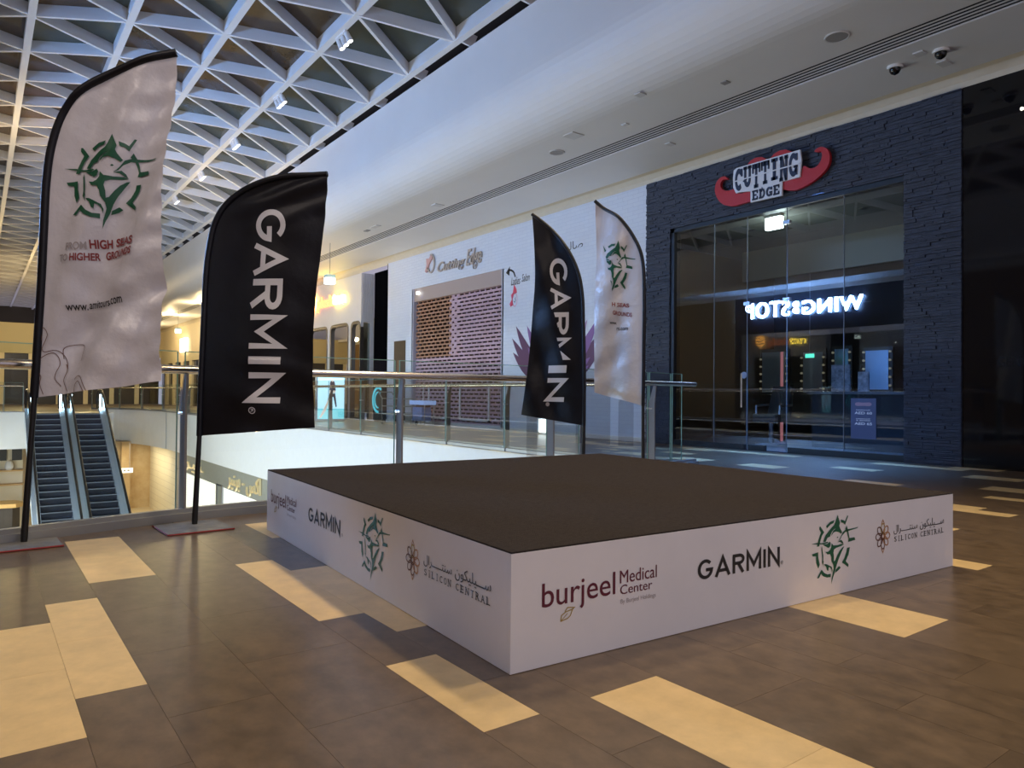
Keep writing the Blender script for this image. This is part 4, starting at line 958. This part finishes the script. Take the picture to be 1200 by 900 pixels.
ex = thing('exit_light', 'bright white exit light box at the top of the barber glass', 'exit light', (11.5, 7.62, 3.95))
MB().box(11.45, 11.55, 7.47, 7.78, 3.96, 4.17).build('light_box', emis('exit_box', (.85, 1, .95), 6), ex)
MB().box(11.44, 11.56, 7.46, 7.79, 4.17, 4.215).build('housing', white_paint, ex)
point('exit_light_glow', (11.75, 7.62, 3.75), 9, (.85, 1, .92), .1)
bulb_m = emis('mirror_bulb', (1, .85, .6), .12); mir = mat('vanity_mirror', (.30, .42, .58), .35, metal=.5)  # bluish reflection is put into the mirror colour
scl = 15.9 / 13.9
for k, (ya, yb, za, zb, lab) in enumerate(((9.50, 8.94, 1.04, 1.72, 'first lit vanity mirror from the left inside the barber shop'), (8.52, 8.10, 1.04, 1.68, 'second lit vanity mirror from the left inside the barber shop'), (7.83, 7.55, 1.12, 1.72, 'narrow vanity mirror near the counter inside the barber shop'), (7.20, 6.76, 1.10, 1.66, 'rightmost lit vanity mirror inside the barber shop'))):
    t = thing('vanity_mirror', lab, 'mirror', (14.6, (ya + yb) / 2, za), 'barber shop mirrors')
    fct = 14.6 / 13.9; ya *= fct; yb *= fct; za = .94 + (za - .94) * fct; zb = .94 + (zb - .94) * fct
    MB().box(14.60, 14.63, yb, ya, za, zb + .2).build('mirror_glass', mir, t)
    MB().box(14.63, 14.68, yb - .07, ya + .07, za - .05, zb + .27).build('frame', mat('mirror_frame', (.05, .045, .04), .4), t)
    for y in (ya + .035, yb - .035):
        for q in range(5): MB().tube([(14.615, y, za + .08 + q * .17), (14.575, y, za + .08 + q * .17)], .022, 8).build('bulb', bulb_m, t)
ct = thing('reception_counter', 'black reception counter inside the barber shop', 'counter', (13.0, 6.2, 0))
MB().box(12.7, 13.3, 4.8, 7.6, 0, 1.0).build('counter_body', inw, ct); MB().box(12.62, 13.34, 4.75, 7.66, 1.0, 1.05).build('counter_top', mat('counter_top_grey', (.10, .11, .13), .3), ct)
for (y, wd, h_, lab) in ((7.15, .18, .50, 'framed black and white picture on the barber counter'), (6.72, .10, .36, 'pale price card on the barber counter')):
    o = MB().box(12.9, 12.93, y - wd, y + wd, 1.05, 1.05 + h_).build('counter_frame', mat('frame_print', (.10, .11, .14), .5, col2=(.55, .58, .66), scale=9)); tag(o, lab, 'picture frame')
ch = thing('barber_chair', 'dark barber chair standing behind the glass', 'chair', (12.6, 8.4, 0))
MB().disc((12.6, 8.4, 0), (0, 0, 1), .30, .04, 20).build('base', steel_dark, ch); MB().tube([(12.6, 8.4, .03), (12.6, 8.4, .45)], .05, 10).build('column', steel_dark, ch)
MB().box(12.35, 12.85, 8.15, 8.65, .45, .60).build('seat', inw, ch); MB().hexa([(12.8, 8.17, .58), (12.92, 8.17, .58), (12.92, 8.63, .58), (12.8, 8.63, .58), (12.95, 8.2, 1.15), (13.05, 8.2, 1.15), (13.05, 8.6, 1.15), (12.95, 8.6, 1.15)]).build('backrest', inw, ch)
for y in (8.12, 8.64): MB().tube([(12.45, y, .6), (12.45, y, .76), (12.85, y, .78)], .022, 8).build('armrest', steel, ch)
pp_ = tag(MB().tube([(13.8, 8.95, 0), (13.8, 8.95, 1.9)], .03, 10).build('barber_pole', mat('pink_pole', (.45, .20, .22), .4, emit=(1, .35, .4), es=.25)), 'thin pink pole inside the barber shop', 'pole')
gx = thing('exit_sign', 'small green exit sign deep inside the barber shop', 'exit sign', (13.9, 8.37, 1.75)); MB().box(13.88, 13.92, 8.28, 8.46, 1.76, 1.84).build('light_box', emis('exit_teal', (.1, .8, .55), 1.5), gx); MB().tube([(13.9, 8.37, 1.84), (13.9, 8.37, 3.6)], .006, 6).build('cable', steel_dark, gx)
for k, (x, y) in enumerate(((12.2, 8.6), (12.3, 6.4), (12.0, 5.4), (12.6, 9.4))):
    t = thing('downlight', ['unlit recessed downlight left of the barber exit light', 'unlit recessed downlight right of the barber exit light', 'unlit recessed downlight at the right of the barber ceiling', 'unlit recessed downlight at the left of the barber ceiling'][k], 'downlight', (x, y, 4.2), 'barber shop downlights')
    MB().disc((x, y, 4.222), (0, 0, -1), .085, .012, 18).build('rim', fit_grey, t); MB().disc((x, y, 4.212), (0, 0, -1), .06, .006, 18).build('reflector', mat('downlight_dark', (.03, .03, .03), .3), t)
# small light in the black shopfront
o = MB().disc((W + .018, 3.58, 4.72), (-1, 0, 0), .022, .01, 12).build('indicator_lamp', emis('small_warm_lamp', (1, .9, .75), 2.0)); tag(o, 'tiny warm lamp behind the black shopfront top', 'lamp')

# ================================================================== SALON FRONT
mauve = mat('mauve_shutter', (.50, .34, .40), .5, var=.1, scale=2); brown_s = mat('warm_reflection_shutter', (.40, .21, .13), .55, var=.15, scale=3)
t = thing('roller_shutter', 'brick-pattern grille shutter over the salon entrance', 'shutter', (W + .1, 17.5, 0))
YL, YR = 19.86, 15.10
hd_ = MB().box(W + .02, W + .22, YR, YL, 3.78, 4.18).build('shutter_box', mat('shutter_head', (.42, .33, .30), .5), t)
for y in (YL, YR): MB().box(W + .0, W + .2, y - .05, y + .05, 0, 4.18).build('guide_rail', mat('guide_lavender', (.45, .45, .55), .4), t)
ym, zc = 17.75, 2.02      # brown field left of ym, above zc: warm reflected light put into the colour
mbB = MB(); mbM = MB(); z = .10; r = 0; PIT = .108
while z < 3.78:
    mbM.box(W + .10, W + .13, YR, (ym if z > zc else YL), z, z + .062)
    if z > zc: mbB.box(W + .10, W + .13, ym, YL, z, z + .045)
    y = YR + (.13 if r % 2 else 0)
    while y < YL:
        tgt = mbB if (y > ym and z > zc) else mbM
        wd = .045
        if tgt is mbM and y > 17.2 and z > zc: wd = .16
        tgt.box(W + .102, W + .128, y, min(y + wd, YL), z + .045, z + PIT); y += .26
    z += PIT; r += 1
stuff(mbM.build('grille_mauve', mauve, t)); stuff(mbB.build('grille_warm_reflection', brown_s, t))
MB().box(W + .06, W + .16, YR, YL, 0.02, .12).build('bottom_bar', white_paint, t)
for (a, b) in ((19.0, 17.95), (17.25, 15.75)):
    mb = MB()
    for (y0, y1, z0, z1) in ((b, a, 1.17, 1.23), (b, a, .20, .26), (b, b + .07, .2, 1.2), (a - .07, a, .2, 1.2)): mb.box(W + .07, W + .10, y0, y1, z0, z1)
    mb.build('window_outline', mat('outline_pale', (.70, .68, .70), .5), t)
struct(MB().box(W + 2.2, W + 2.3, 14, 20.5, 0, 4.2).box(W + .3, W + 2.3, 20.4, 20.5, 0, 4.2).box(W + .3, W + 2.3, 14.0, 14.1, 0, 4.2).box(W + .3, W + 2.3, 14.0, 20.5, 4.18, 4.22).build('wall_salon_inside', mat('salon_inside_dark', (.10, .06, .055), .8)), 'dark inside of the salon behind the shutter', 'wall')
o = MB().disc((W - .0, 19.5, 4.02), (-1, 0, 0), .05, .06, 14).build('wall_lamp', emis('salon_lamp', (.95, 1, .95), 5)); tag(o, 'small bright lamp at the top left of the salon shutter', 'lamp')
# narrow doorway and lettering on the salon wall
dr = struct(MB().box(W - .015, W + .01, 20.30, 21.06, 0, 2.62).build('door_1', mat('dark_brown_door', (.055, .035, .022), .5, var=.2)), 'narrow dark brown doorway beside the salon shutter', 'door')
MB().box(W - .03, W - .012, 20.62, 20.80, 1.3, 2.0).build('inset', mat('door_inset_tan', (.16, .09, .04), .5), dr)
MB().tube([(W - .05, 20.38, 1.0), (W - .05, 20.38, 1.3)], .015, 8).build('door_handle', steel, dr)
MW = wallM(W)
gold_script = mat('champagne_letters', (.52, .45, .40), .4, metal=.4); rose = mat('rose_letters', (.62, .36, .33), .4)
ss = thing('shop_sign', 'pale script sign with face logo above the salon shutter', 'sign', (W - .04, 17.5, 4.4))
solid_text('script', fit(text2d('Cutting', shear=.35, ext=.03, off=.012), -18.32, -16.85, 4.42, 4.78), MW, gold_script, ss, .005, .05)
solid_text('script', fit(text2d('Edge', shear=.35, ext=.03, off=.012), -16.78, -16.02, 4.34, 4.92), MW, gold_script, ss, .005, .05)
solid_strips('face_logo', [strip(arc(-18.72, 4.82, .20, .26, -160, 100, 20), .05)], MW, gold_script, ss, .005, .05)
solid_strips('hair_logo', [polyvf([(-19.05, 4.62), (-18.95, 4.80), (-18.98, 5.00), (-18.80, 4.98), (-18.70, 5.10), (-18.62, 4.98), (-18.72, 4.90), (-18.84, 4.80), (-18.88, 4.66), (-18.98, 4.58)])], MW, rose, ss, .005, .05)
wd_ = thing('wall_decal', 'black arrow and handwritten salon lettering beside the shutter', 'decal', (W - .003, 14.4, 3.8))
print_on('arrow', merge([strip(smooth_path([(-14.55, 3.90), (-14.62, 4.03), (-14.76, 4.10), (-14.86, 4.08)], 5), .05), polyvf([(-14.95, 4.05), (-14.78, 4.20), (-14.80, 3.96)])]), MW, pr_black, wd_, .003)
print_on('lettering', fit(text2d('Ladies', shear=.3), -14.72, -14.34, 3.70, 3.90), MW, pr_black, wd_, .003); print_on('lettering', fit(text2d('Salon', shear=.3), -14.28, -13.96, 3.74, 3.93), MW, pr_black, wd_, .003)
fd = thing('wall_decal', 'pink haired round face logo on the salon wall', 'decal', (W - .003, 14.6, 3.2))
print_on('hair', polyvf([(-14.74, 3.16), (-14.62, 3.20), (-14.66, 3.34), (-14.60, 3.46), (-14.47, 3.50), (-14.50, 3.60), (-14.60, 3.72), (-14.64, 3.52), (-14.72, 3.46), (-14.69, 3.34), (-14.78, 3.24)]), MW, mat('pink_decal', (.75, .08, .14), .5), fd, .003)
print_on('face_outline', strip(arc(-14.56, 3.33, .10, .17, 0, 360, 20), .016), MW, mat('pink_line', (.72, .25, .33), .5), fd, .003)
print_on('face_curl', strip(smooth_path([(-14.60, 3.30), (-14.56, 3.26), (-14.52, 3.31), (-14.55, 3.35), (-14.52, 3.38)], 4), .014), MW, pr_black, fd, .003)
ad_ = tag(print_on('wall_lettering', fit(text2d('\uFEE5\uFEEE\uFEDF\uFE8E\uFEBB'), -12.85, -12.03, 4.20, 4.44), MW, pr_black, None, .003), 'black Arabic lettering on the salon wall between the flags', 'lettering')
# lotus mural: petals
lot = thing('wall_decal', 'large purple lotus flower mural on the white salon wall', 'mural', (W - .003, 13.0, 1.2))
pur = [mat('lotus_plum', (.115, .045, .105), .5), mat('lotus_purple', (.23, .115, .30), .5), mat('lotus_lilac', (.44, .29, .50), .5)]
def petal(bx, by, tx, ty, wdt, bend=0.):
    b = Vector((bx, by)); tp = Vector((tx, ty)); d = tp - b; nn = Vector((-d.y, d.x)).normalized()
    l = []; r_ = []
    for q in range(9):
        s_ = q / 8; p = b + d * s_ + nn * bend * math.sin(PI * s_); hw = wdt * math.sin(PI * min(1, s_ * .92 + .08)) ** .8 * (1 - .25 * s_)
        if q == 8: hw = 0
        l.append(tuple(p + nn * hw)); r_.append(tuple(p - nn * hw))
    return l + r_[-2::-1]
cx_, cy_ = -13.0, 1.25
PET = [(-14.62, 2.0, .17, 0, .12), (-14.66, 2.36, .17, 0, .12), (-14.50, 2.66, .17, 0, .10), (-14.05, 2.64, .16, 1, .05), (-13.6, 2.75, .18, 1, .03), (-11.42, 2.0, .17, 0, -.12), (-11.36, 2.38, .17, 0, -.12), (-11.50, 2.64, .17, 1, -.10), (-11.86, 2.62, .16, 2, -.05), (-12.4, 2.75, .18, 1, -.03), (-14.2, 1.62, .13, 0, .10), (-11.8, 1.60, .14, 1, -.10), (-13.0, 2.85, .22, 2, 0), (-11.98, 2.05, .16, 2, -.06), (-11.75, 1.78, .14, 1, -.06), (-14.0, 2.1, .16, 1, .06), (-12.2, 1.62, .13, 2, -.03)]
for k, (tx, ty, wv, ci, bd) in enumerate(PET):
    print_on('petal', polyvf(petal(cx_ + (tx - cx_) * .18, cy_ + (ty - cy_) * .05, tx, ty, wv, bd)), MW, pur[ci], lot, .003 + .0006 * k)
o = MB().box(W - .05, W, 13.24, 13.50, .05, .36).build('wall_lantern', emis('low_white_lamp', (.92, .96, 1), 3.0)); tag(o, 'small lit white box low on the salon wall', 'lamp')

# ================================================================== TAN SHOP SIGN
ts = thing('shop_sign', 'glowing orange ball and letters of the tanning shop sign', 'sign', (W - .05, 26.5, 4.2))
e_or = emis('sign_orange_glow', (1, .46, .10), 9); e_pk = emis('sign_peach_glow', (1, .34, .14), 1.6); e_ye = emis('sign_yellow_glow', (1, .72, .10), 9)
mb = MB(); mb.tube([M(-28.05, 4.52, .02), M(-28.05, 4.52, .10), M(-28.05, 4.52, .22), M(-28.05, 4.52, .30)], [.34, .37, .28, .05], 20); mb.build('ball', e_or, ts)
for k in range(2): solid_strips('ball_stripe', [strip(arc(-28.05, 4.60 - .18 * k, .33, .10, 200, 340, 10), .06)], M, mat('stripe_dark_orange', (.5, .15, .03), .5), ts, .24, .31)
solid_text('letters', fit(text2d('plush', off=.006, ext=.05), -27.5, -26.05, 4.08, 4.68), M, e_pk, ts, .03, .10)
solid_text('letters', fit(text2d('tan', off=.012, ext=.05), -25.98, -24.85, 4.24, 4.64), M, e_ye, ts, .03, .12)
point('cove_yellow_fill', (W - .45, 25.8, 5.1), 4, (1.0, .74, .12), .08)  # added point for the yellow glow on the cove, not a sign part
# distant glowing shop signs
for k, (y, z, s1, s2, lab) in enumerate(((44.6, 3.55, .9, .62, 'bright cream glowing shop sign in the far walkway'), (50.2, 3.5, .9, .8, 'second glowing shop sign half hidden by the tall flag'))):
    t = thing('shop_sign', lab, 'sign', (W - .1, y, z)); mm = MB().prism(round_rect(-y - s1, -y + s1, z, z + s2 * 1.1, .15, 4, True), wallM(W), .02, .16); mm.build('light_box', emis('cream_sign_glow', (1, .86, .55), 7), t)
    MB().prism(round_rect(-y - s1 - .05, -y + s1 + .05, z - .05, z + s2 * 1.1 + .05, .18, 4, True), wallM(W), .0, .02).build('backing', steel_dark, t)

# ================================================================== OPPOSITE SHOP SIGN (seen mirrored in the barber glass)
op = thing('shop_sign', 'white lit sign mirrored in the barber shop glass', 'sign', (-3.95, 15.9, 4.0))
MO = lambda a, b, c: Vector((-4.02 + c, a, b))
wlit = emis('cool_white_letters', (.24, .48, 1.0), 150)
solid_text('letters', fit(text2d('WING', off=.012, ext=.04, space=1.12), 13.45, 15.85, 4.15, 4.70), MO, wlit, op, .04, .12)
solid_text('letters', fit(text2d('STOP', off=.012, ext=.04, space=1.12), 16.42, 18.40, 4.15, 4.80), MO, wlit, op, .04, .12)
for z in (4.33, 4.58): MB().disc(MO(16.12, z, .04), (1, 0, 0), .12, .08, 18).build('star_mark', wlit, op)
MB().box(-4.02, -3.985, 13.2, 18.6, 4.40, 4.44).build('raceway', steel_dark, op)

# ================================================================== WALKWAY OBJECTS
ad = thing('advert_totem', 'lit pale blue advert screen standing on the far walkway', 'advert screen', (9.43, 22.75, 0))
MB().box(8.93, 9.93, 22.74, 22.86, .02, 1.60).build('casing', mat('totem_casing', (.55, .60, .66), .4), ad)
MA = lambda a, b, c: Vector((8.97 + a, 22.74 - c, b))
scr = emis('advert_sky', (.48, .76, .95), 1.35); sea = emis('advert_sea', (.20, .62, .74), 1.2); fgd = emis('advert_figure_dark', (.05, .06, .10), .6); fgs = emis('advert_skin', (.85, .72, .66), .7)
sc1 = MB().flat([(0, .42), (.92, .42), (.92, 1.56), (0, 1.56)], MA, .003).build('screen', scr, ad)
print_on('sea_print', polyvf([(0, .08), (.92, .08), (.92, .42), (0, .42)]), MA, sea, sc1, .003)
print_on('figure_print', merge([polyvf([(.42, 1.30), (.50, 1.40), (.58, 1.28), (.62, 1.02), (.40, 1.02)]), polyvf([(.38, .92), (.60, .92), (.66, .50), (.62, .46), (.54, .80), (.46, .82), (.40, .80)])]), MA, fgd, sc1, .005)
print_on('figure_print', merge([polyvf([(.42, .95), (.30, .60), (.05, .12), (.12, .12), (.28, .34), (.36, .58), (.46, .86)]), polyvf(arc(.50, 1.36, .045, .06, 0, 345, 12)), polyvf([(.40, 1.02), (.62, 1.02), (.60, .93), (.40, .93)])]), MA, fgs, sc1, .006)
# trolley, kiosk ride and blue cart near the salon door
tr = thing('trolley', 'wire trolley with small wheels parked by the salon doorway', 'trolley', (10.3, 19.9, 0))
wire = mat('trolley_grey_green', (.42, .46, .42), .4, metal=.6)
def bar(p, q, nm='bar', r=.014): MB().tube([p, q], r, 6).build(nm, wire, tr)
x0, x1, y0, y1 = 10.1, 10.55, 18.98, 20.35
for (x, y) in ((x0, y0), (x1, y0), (x0, y1), (x1, y1)):
    bar((x, y, .12), (x, y, .78), 'upright')
    MB().tube([(x - .02, y, .06), (x + .02, y, .06)], .06, 14).build('wheel', mat('wheel_black', (.03, .03, .03), .6), tr)
for z in (.32, .55, .78):
    bar((x0, y0, z), (x0, y1, z)); bar((x1, y0, z), (x1, y1, z)); bar((x0, y0, z), (x1, y0, z)); bar((x0, y1, z), (x1, y1, z))
MB().box(x0, x1, y0, y1, .30, .33).build('shelf', mat('trolley_shelf', (.50, .50, .42), .5), tr); bar((x0, y1, .78), (x0, y1 + .25, .98), 'push_handle', .02); bar((x1, y1, .78), (x1, y1 + .25, .98), 'push_handle', .02); bar((x0, y1 + .25, .98), (x1, y1 + .25, .98), 'push_handle', .02)
kr = thing('tanning_pod', 'teal lit rounded pod shape in the dark recess', 'pod', (10.7, 21.7, 0))
teal = emis('teal_glow', (.10, .62, .78), .7)
MB().box(10.70, 11.10, 21.62, 22.15, 0, 1.15).build('body', mat('pod_dark', (.02, .03, .035), .3), kr)
for (r0, w0) in ((.40, .07), (.26, .04)): solid_strips('light_ring', [strip(arc(-21.80, .72, r0, r0, 60, 270, 16), w0)], wallM(10.69), teal, kr, 0, .03)
bc = thing('blue_cart', 'small blue and white sales cart before the salon shutter', 'cart', (10.4, 18.38, 0))
MB().box(10.2, 10.6, 17.93, 18.78, .62, .74).build('tray', emis('cart_blue', (.35, .50, .95), .5), bc); MB().box(10.25, 10.55, 18.13, 18.68, .16, .55).build('cabinet', mat('cart_body', (.36, .45, .78), .5), bc)
for (x, y) in ((10.25, 17.98), (10.55, 17.98), (10.25, 18.73), (10.55, 18.73)): MB().tube([(x, y, 0), (x, y, .62)], .018, 6).build('leg', steel, bc)
MB().tube([(10.4, 18.33, .74), (10.4, 18.33, 1.25)], .014, 6).build('mast', white_paint, bc); MB().box(10.3, 10.5, 18.08, 18.58, .55, .62).build('drawer', mat('cart_brown', (.20, .09, .06), .5), bc)
o = MB().tube([(12.12, 10.56, 1.98), (12.12, 10.56, 2.36)], .035, 10).build('wall_lamp', emis('barber_wall_lamp', (1, .88, .62), 5)); tag(o, 'tall narrow warm lamp on the left wall inside the barber shop', 'lamp')
